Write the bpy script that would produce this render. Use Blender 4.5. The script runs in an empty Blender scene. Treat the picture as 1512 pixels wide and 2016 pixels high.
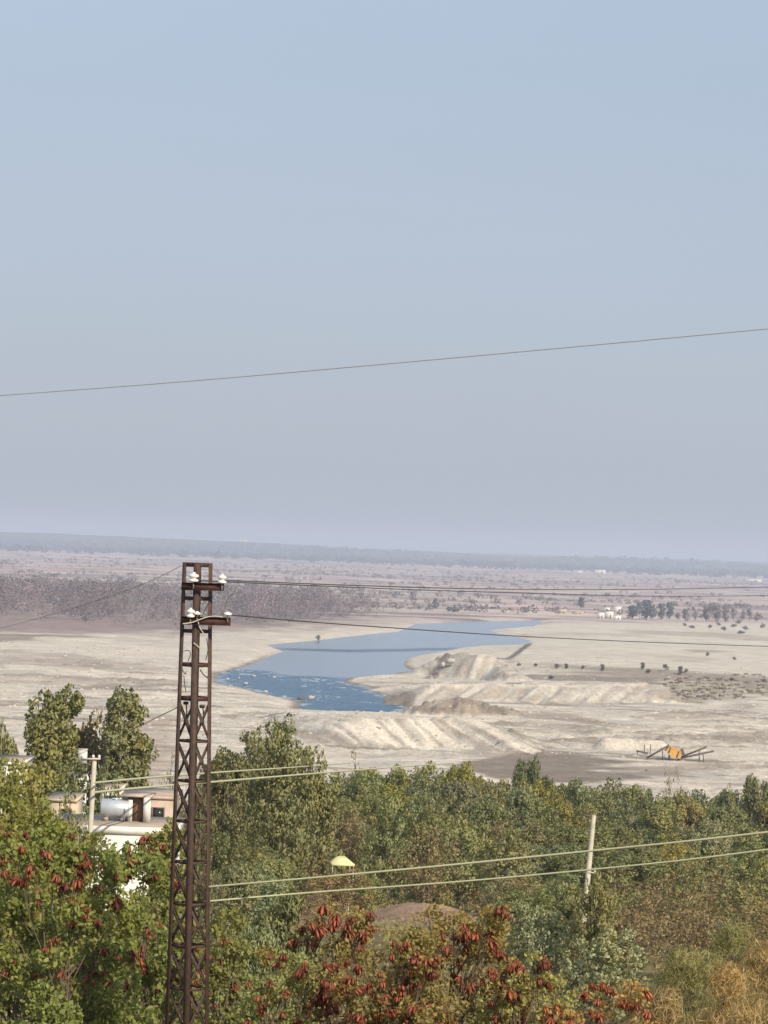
import bpy, math
import numpy as np
from mathutils import Vector, Matrix

S = bpy.context.scene
COL = S.collection
rad = math.radians

# ------------------------------------------------------------------ camera
W, H = 1512.0, 2016.0
F = (H / 2) / math.tan(rad(10.0))
CAM = np.array([0.0, 0.0, 60.0])
PITCH, ROLL = math.atan(70.0 / F), rad(2.1)
_fw = np.array([0, math.cos(PITCH), math.sin(PITCH)])
_up0 = np.array([0, -math.sin(PITCH), math.cos(PITCH)])
_rt0 = np.array([1.0, 0, 0])
RT = _rt0 * math.cos(ROLL) + _up0 * math.sin(ROLL)
UP = -_rt0 * math.sin(ROLL) + _up0 * math.cos(ROLL)

def ray(px, py):
    px = np.asarray(px, float); py = np.asarray(py, float)
    d = _fw + ((px - W / 2) / F)[..., None] * RT - ((py - H / 2) / F)[..., None] * UP
    return d
def at_d(px, py, d):
    r = ray(px, py)
    return CAM + r * (d / r[..., 1])[..., None]
def at_z(px, py, z=0.0):
    r = ray(px, py)
    return CAM + r * ((z - CAM[2]) / r[..., 2])[..., None]
def poly_z(pts, z=0.0):
    a = np.array(pts, float)
    zz = a[:, 2] if a.shape[1] > 2 else z
    return at_z(a[:, 0], a[:, 1], zz)[:, :2]

cam = bpy.data.cameras.new('camera')
cam.sensor_fit = 'VERTICAL'; cam.sensor_height = 24.0; cam.sensor_width = 18.0
cam.lens = 12.0 / math.tan(rad(10.0))
cam.clip_start = 0.5; cam.clip_end = 60000
camo = bpy.data.objects.new('camera', cam); COL.objects.link(camo)
m = Matrix.Identity(4)
for i in range(3):
    m[i][0] = RT[i]; m[i][1] = UP[i]; m[i][2] = -_fw[i]; m[i][3] = CAM[i]
camo.matrix_world = m
S.camera = camo

# ------------------------------------------------------------------ helpers
def mesh(name, verts, faces, mat=None, smooth=False):
    """faces: (N,k) int array, or list of such arrays"""
    me = bpy.data.meshes.new(name)
    verts = np.ascontiguousarray(verts, dtype=np.float32)
    fl = faces if isinstance(faces, list) else [faces]
    fl = [np.asarray(f, dtype=np.int32) for f in fl if len(f)]
    me.vertices.add(len(verts)); me.vertices.foreach_set('co', verts.ravel())
    loops = np.concatenate([f.ravel() for f in fl])
    tot = np.concatenate([np.full(len(f), f.shape[1], np.int32) for f in fl])
    start = np.concatenate([[0], np.cumsum(tot)[:-1]]).astype(np.int32)
    me.loops.add(len(loops)); me.loops.foreach_set('vertex_index', loops)
    me.polygons.add(len(tot)); me.polygons.foreach_set('loop_start', start)
    me.polygons.foreach_set('loop_total', tot)
    if smooth:
        me.polygons.foreach_set('use_smooth', np.ones(len(tot), bool))
    me.update(calc_edges=True)
    if mat: me.materials.append(mat)
    return me

class MB:
    """collects pieces and turns them into one mesh"""
    def __init__(s): s.v = []; s.q = []; s.t = []; s.n = 0
    def add(s, v, q=None, t=None):
        v = np.asarray(v, float).reshape(-1, 3)
        if q is not None and len(q): s.q.append(np.asarray(q) + s.n)
        if t is not None and len(t): s.t.append(np.asarray(t) + s.n)
        s.v.append(v); s.n += len(v); return s
    def box(s, c, size, R=None, bev=0.0):
        x, y, z = [k / 2 for k in size]
        v = np.array([[a * x, b * y, d * z] for d in (-1, 1) for b in (-1, 1) for a in (-1, 1)])
        if R is not None: v = v @ np.asarray(R).T
        q = [[0, 2, 3, 1], [4, 5, 7, 6], [0, 1, 5, 4], [2, 6, 7, 3], [0, 4, 6, 2], [1, 3, 7, 5]]
        return s.add(v + np.asarray(c), q)
    def bar(s, a, b, w, t, n=(0, 0, 1)):
        """flat bar from a to b; w across, t along the normal n"""
        a = np.asarray(a, float); b = np.asarray(b, float)
        d = b - a; L = np.linalg.norm(d); d /= L
        n = np.asarray(n, float); n = n - d * n.dot(d)
        if np.linalg.norm(n) < 1e-6: n = np.cross(d, [1, 0, 0.3])
        n /= np.linalg.norm(n); c = np.cross(n, d)
        return s.box((a + b) / 2, (L, w, t), np.stack([d, c, n], 1))
    def angle(s, a, b, w, t, n1, n2):
        """L section from a to b (a,b = outer edge); flanges run along n1 and n2"""
        a = np.asarray(a, float); b = np.asarray(b, float)
        n1 = np.asarray(n1, float); n2 = np.asarray(n2, float)
        s.bar(a + n1 * w / 2 + n2 * t / 2, b + n1 * w / 2 + n2 * t / 2, w, t, n2)
        s.bar(a + n2 * (w + t) / 2 + n1 * t / 2, b + n2 * (w + t) / 2 + n1 * t / 2, w - t, t, n1)
        return s
    def tube(s, pts, radii, k=6, cap=True):
        pts = np.asarray(pts, float); n = len(pts)
        radii = np.broadcast_to(np.asarray(radii, float), (n,))
        tan = np.gradient(pts, axis=0); tan /= np.linalg.norm(tan, axis=1)[:, None] + 1e-12
        ref = np.array([0.31, 0.77, 0.55]); ref /= np.linalg.norm(ref)
        if abs(tan[0].dot(ref)) > 0.9: ref = np.array([0.9, -0.1, 0.4])
        u = np.cross(tan, ref); u /= np.linalg.norm(u, axis=1)[:, None] + 1e-12
        w = np.cross(tan, u)
        th = np.arange(k) * 2 * math.pi / k
        v = pts[:, None] + radii[:, None, None] * (u[:, None] * np.cos(th)[None, :, None] + w[:, None] * np.sin(th)[None, :, None])
        q = [[i * k + j, i * k + (j + 1) % k, (i + 1) * k + (j + 1) % k, (i + 1) * k + j] for i in range(n - 1) for j in range(k)]
        base = s.n
        s.add(v.reshape(-1, 3), q)
        if cap:
            for i, e in ((0, -1), (n - 1, 1)):
                c = pts[i]; o = s.n
                ring = v[i]
                t = [[0, 1 + j, 1 + (j + 1) % k] if e > 0 else [0, 1 + (j + 1) % k, 1 + j] for j in range(k)]
                s.add(np.vstack([c, ring]), None, t)
        return s
    def lathe(s, prof, k=12, c=(0, 0, 0)):
        prof = np.asarray(prof, float); n = len(prof)
        th = np.arange(k) * 2 * math.pi / k
        v = np.stack([prof[:, 0, None] * np.cos(th), prof[:, 0, None] * np.sin(th), np.repeat(prof[:, 1, None], k, 1)], 2)
        q = [[i * k + j, i * k + (j + 1) % k, (i + 1) * k + (j + 1) % k, (i + 1) * k + j] for i in range(n - 1) for j in range(k)]
        return s.add(v.reshape(-1, 3) + np.asarray(c), q)
    def build(s, name, mat, parent=None, smooth=False):
        me = mesh(name, np.concatenate(s.v), [np.concatenate(x) for x in (s.q, s.t) if x], mat, smooth)
        return obj(name, me, parent)

def obj(name, me, parent=None, loc=None):
    o = bpy.data.objects.new(name, me); COL.objects.link(o)
    if parent is not None: o.parent = parent
    if loc is not None: o.location = loc
    return o
def tag(o, label=None, cat=None, group=None, kind=None):
    if label: o['label'] = label
    if cat: o['category'] = cat
    if group: o['group'] = group
    if kind: o['kind'] = kind
    return o
def thing(name, label, cat, loc, rz=0.0, group=None, scale=None):
    o = bpy.data.objects.new(name, None); COL.objects.link(o)
    o.empty_display_size = 0.2
    o.location = [float(k) for k in loc]; o.rotation_euler = (0, 0, rz)
    if scale is not None: o.scale = scale
    return tag(o, label, cat, group)

# value noise
_rng0 = np.random.default_rng(7)
_T = _rng0.random((256, 256))
def vnoise(x, y):
    xi = np.floor(x).astype(int); yi = np.floor(y).astype(int)
    fx = x - xi; fy = y - yi
    fx = fx * fx * (3 - 2 * fx); fy = fy * fy * (3 - 2 * fy)
    a = _T[xi & 255, yi & 255]; b = _T[(xi + 1) & 255, yi & 255]
    c = _T[xi & 255, (yi + 1) & 255]; d = _T[(xi + 1) & 255, (yi + 1) & 255]
    return (a + (b - a) * fx) * (1 - fy) + (c + (d - c) * fx) * fy
def fbm(x, y, o=4, s=0.0):
    r = 0; amp = 0.5; t = 0
    for i in range(o):
        r = r + amp * vnoise(x * 2 ** i + 17.3 * i + s, y * 2 ** i + 9.1 * i - s); t += amp; amp *= 0.55
    return r / t * 2 - 1
def smooth(a, b, x):
    t = np.clip((x - a) / (b - a), 0, 1); return t * t * (3 - 2 * t)

def sdf(poly, x, y, closed=True):
    """signed distance (negative inside) to a polygon, or distance to a polyline"""
    p = np.asarray(poly, float); n = len(p)
    d = np.full(x.shape, 1e30); ins = np.zeros(x.shape, bool)
    for i in range(n if closed else n - 1):
        a = p[i]; b = p[(i + 1) % n]; e = b - a
        wx = x - a[0]; wy = y - a[1]
        t = np.clip((wx * e[0] + wy * e[1]) / (e.dot(e) + 1e-12), 0, 1)
        d = np.minimum(d, (wx - e[0] * t) ** 2 + (wy - e[1] * t) ** 2)
        if closed:
            c1 = (a[1] <= y) & (b[1] > y); c2 = (a[1] > y) & (b[1] <= y)
            cr = e[0] * wy - e[1] * wx
            ins ^= (c1 & (cr > 0)) | (c2 & (cr < 0))
    d = np.sqrt(d)
    return np.where(ins, -d, d) if closed else d
def ridge_h(line, x, y, slope, w=2.0):
    """height of a heap whose crest is the polyline (x,y,h)"""
    p = np.asarray(line, float)
    best = np.full(x.shape, -50.0)
    for i in range(len(p) - 1):
        a = p[i]; b = p[i + 1]; e = (b - a)[:2]
        wx = x - a[0]; wy = y - a[1]
        t = np.clip((wx * e[0] + wy * e[1]) / (e.dot(e) + 1e-12), 0, 1)
        d = np.sqrt((wx - e[0] * t) ** 2 + (wy - e[1] * t) ** 2)
        best = np.maximum(best, a[2] + (b[2] - a[2]) * t - np.maximum(d - w, 0) * slope)
    return best

# ------------------------------------------------------------------ terrain description
RIVER = poly_z([(428,1332),(428,1347),(488,1356),(525,1367),(571,1376),(597,1383),(585,1394),(597,1402),(641,1404),(678,1403),(724,1406),(780,1405),
 (794,1398),(807,1389),(789,1379),(752,1369),(719,1359),(735,1354),(696,1349),(675,1343),(687,1335),(724,1331),(770,1330),(784,1325),(812,1321),(798,1313),(794,1304),
 (803,1296),(831,1290),(863,1284),(891,1279),(915,1274),(1002,1272),(1036,1269),(1046,1262),(1010,1252),(980,1247),(966,1241),(1000,1237),(1048,1234),(1066,1226),(1060,1221),
 (960,1223),(821,1228),(800,1236),(784,1244),(743,1247),(678,1254),(622,1261),(562,1266),(525,1270),(539,1275),(557,1283),(534,1290),(516,1300),(488,1311),(460,1319),(432,1326)])
_pd = np.array([-400, -80, 0, 30, 60, 100, 150, 200, 300, 400, 450, 520, 600, 40000.0])
_pz = np.array([60, 58.6, 57.3, 52.6, 48, 43.5, 39.0, 34.5, 24, 12, 7, 2.4, 1.2, 1.2])

def crest(pts):
    a = np.array(pts, float)
    w = at_z(a[:, 0], a[:, 1], a[:, 2])
    return np.column_stack([w[:, 0], w[:, 1], a[:, 2]])
BANK = crest([(480,1396,1.8),(560,1402,3),(600,1408,5.6),(650,1413,7.4),(720,1416,8.4),(800,1415,8.6),(870,1412,8.8),(925,1418,8.4),(962,1436,6.6),(1002,1460,4.2),(1045,1482,2)])
SPOIL = crest([(838,1314,5),(862,1301,8),(884,1292,10),(905,1288,11.5),(958,1291,12),(985,1308,8),(1012,1328,7)])
TERR = poly_z([(850,1347,7),(960,1347,7),(1060,1349,7),(1160,1349,7),(1262,1347,7),(1270,1343,7),(1180,1342,7),(1010,1340,7),(890,1339,7)])
_AN = np.array([2.4, 1.0])
HIGH = poly_z([(1046,1264),(1100,1261),(1250,1267),(1700,1292),(1700,1345),(1512,1336),(1350,1323),(1200,1313),(1060,1303),(1012,1299)], 3.2)
DARKH = [crest([(x, y, h), (x + 6, y, h)]) for x, y, h in ((838,1388,4.5),(864,1379,6.5),(884,1384,5),(905,1378,7),(922,1381,6),(944,1383,6),(966,1388,5.5),(985,1395,4))]
PITS = [(crest([(x0, y, h), (x1, y + 1, h)]), s) for x0, x1, y, h, s in
        ((1195,1238,1453,5,1.2),(1252,1296,1457,4,0.9),(1060,1090,1462,3,.6),(1110,1118,1448,3,.7),(1170,1182,1466,2.6,.7),(1000,1060,1402,2.2,.4),(1120,1180,1414,2,.4),
         (1330,1420,1410,2,.4),(1400,1512,1452,2.2,.4),(1230,1300,1400,2.2,.4),(1440,1500,1468,2,.5),(1130,1150,1465,2.4,.6),(1320,1345,1447,2.2,.6),(1310,1325,1456,3,.6))]
DUNES = [(crest([(x0, y0, h), (x1, y1, h)]), s) for x0, y0, x1, y1, h, s in
        ((-150,1296,150,1290,2.6,.12),(20,1308,170,1316,2.4,.2),(-100,1326,120,1333,2.6,.15),(130,1342,340,1347,2.4,.12),(0,1345,25,1349,2.5,.2),(140,1362,250,1368,2.2,.15),
         (-100,1378,40,1382,2.4,.15),(260,1360,345,1366,2.2,.1),(440,1392,560,1402,2.2,.1),(-100,1248,175,1256,3.0,.1),(190,1249,350,1249,2.6,.1))]
_r = np.random.default_rng(55); SCARPS = []
for _i in range(64):
    _px, _py = _r.uniform(990, 1540), _r.uniform(1398, 1482)
    if _i > 40: _px, _py = _r.uniform(-60, 420), _r.uniform(1290, 1400)
    _w = at_z(_px, _py, 1.3); _L = _r.uniform(5, 22); _a = _r.normal() * .25
    SCARPS.append((_w[0] - _L / 2, _w[1] - _L * _a, _w[0] + _L / 2, _w[1] + _L * _a, _r.uniform(.5, 1.6), _r.uniform(1.2, 3.0)))
MOUND = (at_d(815, 1800, 190.0), at_d(905, 1815, 186.0))

RN = {}
def terrain(x, y, detail=False):
    x = np.atleast_1d(np.asarray(x, float)); y = np.atleast_1d(np.asarray(y, float))
    z = np.interp(y, _pd, _pz)
    far = smooth(500, 640, y)
    z = z + (1 - far) * (0.9 * fbm(x / 23, y / 23, 3)) * smooth(15, 90, y)
    # bare earth hump on the near slope
    for c, h, r in ((MOUND[0], 1.6, 2.7), (MOUND[1], 1.0, 1.9)):
        z = z + h * np.exp(-(((x - c[0]) / r) ** 2 + ((y - c[1]) / (r * 1.6)) ** 2))
    m = (y > 560) & (y < 3800)
    xs, ys = x[m], y[m]
    if len(xs):
        sd = sdf(RIVER, xs, ys)
        wob = 2.5 * fbm(xs / 14, ys / 22, 3) * smooth(0, 10, np.abs(sd) + 4)
        e = sd + wob
        g = np.where(e > 0, np.minimum(e * 0.13, 1.6), np.maximum(e * 0.2, -2.0))
        rough = smooth(5, 40, sd)
        bil = np.abs(fbm(xs / 6.5, ys / 8, 4, 5.0))
        humpy = smooth(-0.15, 0.3, fbm(xs / 55, ys / 80, 3, 21.0)) * smooth(1500, 1150, ys)
        g = g + rough * (0.6 * fbm(xs / 38, ys / 60, 3) + 0.25 * fbm(xs / 5, ys / 7, 3, 5.0) + humpy * 2.0 * (0.35 - bil)) * (1 - smooth(2000, 2600, ys) * .6)
        n1 = fbm(xs / 9, ys / 12, 3, 3.3)
        rill = fbm((xs - .25 * (ys - 1120)) / 3.6, ys / 60, 2, 8.0); rill2 = fbm((xs + .35 * (ys - 860)) / 3.0, ys / 60, 2, 18.0); n4 = np.abs(fbm(xs / 3.5, ys / 5, 3, 71.0)) * 2 - .4
        def mx(h, k=0.8):
            return np.maximum(g, h)
        bk = ridge_h(BANK, xs, ys, 0.30, 2.5) - g
        g = mx(np.where(True, ridge_h(BANK, xs, ys, 0.30, 2.5) + 0.3 * n1 + 1.9 * np.minimum(rill2, .2) + .25 * n4, 0))
        gb = g.copy()
        t = sdf(TERR * _AN, xs * _AN[0], ys)
        te = t
        g = mx(7 - np.maximum(t, 0) * 0.15 + 0.6 * n1 + 1.6 * np.minimum(rill, .2) * smooth(0, 6, t) + 0.5 * n4 * smooth(0, 6, t))
        g = mx(ridge_h(SPOIL, xs, ys, 0.55, 3.0) + 0.6 * n1 + 1.2 * np.minimum(rill, .25) + 0.5 * n4)
        hp = smooth(0.3, 1.2, g - gb)
        t = sdf(HIGH, xs, ys)
        g = mx(3.2 - np.maximum(t, 0) * 0.3 + 0.3 * n1 * smooth(-8, 2, t))
        ht = t
        g0 = g.copy()
        for c in DARKH: g = mx(ridge_h(c, xs, ys, 0.36, 1.0) + 0.8 * n1 + 0.4 * rill + 1.2 * n4)
        dk = g - g0
        for c, s in PITS: g = mx(ridge_h(c, xs, ys, s, 1.5) + 0.45 * n1 + 0.2 * rill)
        sc = np.zeros(len(xs))
        for (x0, y0, x1, y1, hh_, ww) in SCARPS:
            b = (np.abs(xs - (x0 + x1) / 2) < abs(x1 - x0) / 2 + 12) & (np.abs(ys - (y0 + y1) / 2) < abs(y1 - y0) / 2 + 14)
            if not b.any(): continue
            X, Y = xs[b] + 2.2 * n1[b], ys[b] + 3.0 * n1[b]
            t = np.clip(((X - x0) * (x1 - x0) + (Y - y0) * (y1 - y0)) / ((x1 - x0) ** 2 + (y1 - y0) ** 2), 0, 1)
            dy = Y - (y0 + (y1 - y0) * t); dx = X - (x0 + (x1 - x0) * t); dd = np.hypot(dx, dy)
            e = np.exp(-(dd / ww) ** 2)
            g[b] = g[b] + hh_ * e * np.where(dy > 0, 1, .6)
            sc[b] = np.maximum(sc[b], np.exp(-((dd - .2) / (ww * .8)) ** 2) * (dy < ww * .5))
        for c, s in DUNES: g = mx(ridge_h(c, xs, ys, s, 3.0) + 0.4 * n1)
        k = smooth(560, 700, ys)
        z[m] = z[m] * (1 - k) + g * k
        RN['sd'] = (m, sd); RN['dark'] = dk; RN['bank'] = bk; RN['edge'] = te; RN['heap'] = hp; RN['high'] = ht; RN['scarp'] = sc
    # flat plain and the low wooded range behind it
    z = z + smooth(2600, 5000, y) * (1.5 * fbm(x / 400, y / 500, 3))
    hx = x / np.maximum(y, 1)
    hill = (52 + 24 * fbm(x / 900, y * 0 + 3.1, 3) - 60 * hx) * smooth(12300, 14500, y + 700 * fbm(x / 500, y / 900, 2))
    z = z + np.maximum(hill, 0)
    return z
def gz(x, y): return float(terrain(np.array([x]), np.array([y]))[0])
def ground_at(px, d):
    """ground point at picture column px and distance d"""
    r = ray(px, 1500.0); x = r[0] / r[1] * d
    for _ in range(3):
        z = gz(x, d)
        # column shifts with height because of the roll
        py = 1500.0
        p = np.array([x, d, z]) - CAM
        cx = p.dot(RT) / p.dot(_fw) * F + W / 2
        x += (px - cx) / F * d
    return np.array([x, d, gz(x, d)])
def proj(p):
    q = np.asarray(p, float) - CAM
    k = q.dot(_fw)
    return q.dot(RT) / k * F + W / 2, H / 2 - q.dot(UP) / k * F
def top_z(px, py, d): return float(at_d(px, py, d)[2])

# ------------------------------------------------------------------ materials
def newmat(name):
    m = bpy.data.materials.new(name); m.use_nodes = True
    nt = m.node_tree; b = nt.nodes['Principled BSDF']
    return m, nt, b
def lk(nt, a, b): nt.links.new(a, b)
def nnode(nt, typ, **kw):
    n = nt.nodes.new(typ)
    for k, v in kw.items(): setattr(n, k, v)
    return n
def noise(nt, scale, detail=4, rough=0.55, vec=None):
    n = nnode(nt, 'ShaderNodeTexNoise'); n.inputs['Scale'].default_value = scale
    n.inputs['Detail'].default_value = detail; n.inputs['Roughness'].default_value = rough
    if vec is not None: lk(nt, vec, n.inputs['Vector'])
    return n
def maprange(nt, src, a, b, c, d):
    n = nnode(nt, 'ShaderNodeMapRange'); lk(nt, src, n.inputs[0])
    for i, v in enumerate((a, b, c, d)): n.inputs[i + 1].default_value = v
    return n.outputs[0]
def mixc(nt, fac, a, b, mode='MIX'):
    n = nnode(nt, 'ShaderNodeMix'); n.data_type = 'RGBA'; n.blend_type = mode; n.clamp_factor = True
    for s, v in ((n.inputs[0], fac), (n.inputs[6], a), (n.inputs[7], b)):
        if hasattr(v, 'is_linked'): lk(nt, v, s)
        elif isinstance(v, (int, float)): s.default_value = v
        else: s.default_value = (*v, 1.0)
    return n.outputs[2]
def bump(nt, b, src, strength, dist):
    n = nnode(nt, 'ShaderNodeBump'); n.inputs['Strength'].default_value = strength; n.inputs['Distance'].default_value = dist
    lk(nt, src, n.inputs['Height']); lk(nt, n.outputs[0], b.inputs['Normal'])
    return n

def simple(name, col, rough=0.7, var=0.25, scale=6.0, metal=0.0, dark=None, bumpd=0.0):
    """a painted / cast / weathered surface: base colour broken up by two noises"""
    m, nt, b = newmat(name)
    tc = nnode(nt, 'ShaderNodeTexCoord')
    n1 = noise(nt, scale, 5, 0.6, tc.outputs['Object']); n2 = noise(nt, scale * 7, 3, 0.6, tc.outputs['Object'])
    dk = dark if dark else tuple(c * (1 - var * 1.6) for c in col)
    c = mixc(nt, maprange(nt, n1.outputs[0], 0.35, 0.68, 0, 1), col, dk)
    c = mixc(nt, maprange(nt, n2.outputs[0], 0.3, 0.7, 0, var), c, tuple(k * 0.6 for k in col))
    lk(nt, c, b.inputs['Base Color']); b.inputs['Roughness'].default_value = rough; b.inputs['Metallic'].default_value = metal
    if bumpd: bump(nt, b, n2.outputs[0], 0.5, bumpd)
    return m

def leafmat(name, transl=0.3, rough=0.55, lo=0.55, hi=1.35, warm=(1.25, 1.05, 0.6), nscale=0.55):
    """leaf: the object's colour, varied leaf by leaf and clump by clump"""
    m, nt, b = newmat(name)
    oi = nnode(nt, 'ShaderNodeObjectInfo'); ge = nnode(nt, 'ShaderNodeNewGeometry'); tc = nnode(nt, 'ShaderNodeTexCoord')
    v = maprange(nt, ge.outputs['Random Per Island'], 0, 1, lo, hi)
    c = mixc(nt, 1.0, oi.outputs['Color'], v, 'MULTIPLY')
    n = noise(nt, nscale, 2, 0.5, tc.outputs['Object'])
    w = mixc(nt, 1.0, c, warm, 'MULTIPLY')
    c = mixc(nt, maprange(nt, n.outputs[0], 0.42, 0.66, 0, 0.75), c, w)
    lk(nt, c, b.inputs['Base Color']); b.inputs['Roughness'].default_value = rough
    b.inputs['Specular IOR Level'].default_value = 0.25
    t = nnode(nt, 'ShaderNodeBsdfTranslucent'); lk(nt, mixc(nt, 1.0, c, (1.25, 1.2, 0.6), 'MULTIPLY'), t.inputs['Color'])
    mx = nnode(nt, 'ShaderNodeMixShader'); mx.inputs[0].default_value = transl
    lk(nt, b.outputs[0], mx.inputs[1]); lk(nt, t.outputs[0], mx.inputs[2])
    lk(nt, mx.outputs[0], nt.nodes['Material Output'].inputs['Surface'])
    return m

M = {}
M['leaf'] = leafmat('leaf', 0.35, 0.6, 0.76, 1.18, (1.16, 1.03, 0.75))
M['leaf_far'] = leafmat('leaf_far', 0.15, 0.8, 0.95, 1.06, (0.72, 0.70, 0.72), 0.05)
def _mass():
    m = leafmat('leaf_mass', 0.15, 0.8, 0.94, 1.06, (0.80, 0.78, 0.80), 0.03); nt = m.node_tree
    at = nnode(nt, 'ShaderNodeAttribute'); at.attribute_name = 'Kind'
    b = nt.nodes['Principled BSDF']; src = b.inputs['Base Color'].links[0].from_socket
    lk(nt, mixc(nt, 1.0, src, at.outputs['Color'], 'MULTIPLY'), b.inputs['Base Color'])
    return m
M['leaf_mass'] = _mass()
M['pod'] = leafmat('pod', 0.12, 0.5, 0.55, 1.5, (1.3, 1.0, 0.8))
M['bark'] = simple('bark', (0.17, 0.13, 0.09), 0.9, 0.3, 3.0)
M['palebark'] = simple('pale_bark', (0.42, 0.37, 0.29), 0.85, 0.3, 2.0)
M['rust'] = simple('rusty_steel', (0.105, 0.058, 0.038), 0.8, 0.4, 7.0, 0.1, dark=(0.036, 0.024, 0.02), bumpd=0.002)
M['rust2'] = simple('rusty_red_steel', (0.10, 0.04, 0.026), 0.75, 0.4, 6.0, 0.15, dark=(0.035, 0.02, 0.016), bumpd=0.002)
M['porcelain'] = simple('white_porcelain', (0.82, 0.80, 0.75), 0.18, 0.08, 8.0)
M['steelpin'] = simple('galvanised_steel', (0.30, 0.29, 0.28), 0.5, 0.2, 12.0, 0.5)
M['concrete'] = simple('pale_concrete', (0.66, 0.60, 0.48), 0.85, 0.15, 2.5, bumpd=0.003)
M['whitewash'] = simple('whitewashed_plaster', (0.84, 0.81, 0.74), 0.9, 0.22, 0.8, bumpd=0.004)
M['cream'] = simple('cream_plaster', (0.64, 0.53, 0.38), 0.9, 0.15, 1.2, bumpd=0.004)
M['pinkwash'] = simple('dusty_pink_plaster', (0.56, 0.44, 0.36), 0.9, 0.18, 1.2, bumpd=0.004)
M['slab'] = simple('weathered_roof_concrete', (0.44, 0.36, 0.29), 0.9, 0.25, 0.8, bumpd=0.006)
M['glass'] = simple('dark_window_glass', (0.03, 0.035, 0.04), 0.12, 0.1, 2.0)
M['wood'] = simple('old_painted_wood', (0.20, 0.13, 0.08), 0.7, 0.25, 4.0)
M['tank'] = simple('galvanised_sheet', (0.56, 0.60, 0.64), 0.38, 0.12, 1.8, 0.35)
M['yellowcloth'] = simple('faded_yellow_sheet', (0.74, 0.70, 0.34), 0.8, 0.1, 2.0)
M['wire'] = simple('dark_wire', (0.06, 0.05, 0.045), 0.6, 0.1, 20.0)
M['cable'] = simple('pale_green_cable', (0.52, 0.52, 0.32), 0.6, 0.08, 8.0)
M['skycable'] = simple('grey_cable', (0.42, 0.43, 0.45), 0.6, 0.08, 8.0)
M['yellowpaint'] = simple('orange_yellow_machine_paint', (0.62, 0.34, 0.06), 0.5, 0.15, 1.2)
M['belt'] = simple('dark_conveyor_steel', (0.12, 0.085, 0.065), 0.8, 0.25, 1.5)
M['rock'] = simple('pale_river_stone', (0.52, 0.48, 0.42), 0.85, 0.2, 1.5, bumpd=0.05)
M['darkrock'] = simple('dark_wet_stone', (0.12, 0.10, 0.085), 0.6, 0.25, 1.5, bumpd=0.05)
def _stone():
    m, nt, b = newmat('mixed_stones'); ge = nnode(nt, 'ShaderNodeNewGeometry')
    lk(nt, mixc(nt, ge.outputs['Random Per Island'], (0.26, 0.22, 0.175), (0.58, 0.52, 0.43)), b.inputs['Base Color']); b.inputs['Roughness'].default_value = .9
    return m
M['stones'] = _stone()
M['brick'] = simple('red_brown_brick', (0.26, 0.15, 0.10), 0.9, 0.25, 5.0)
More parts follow.
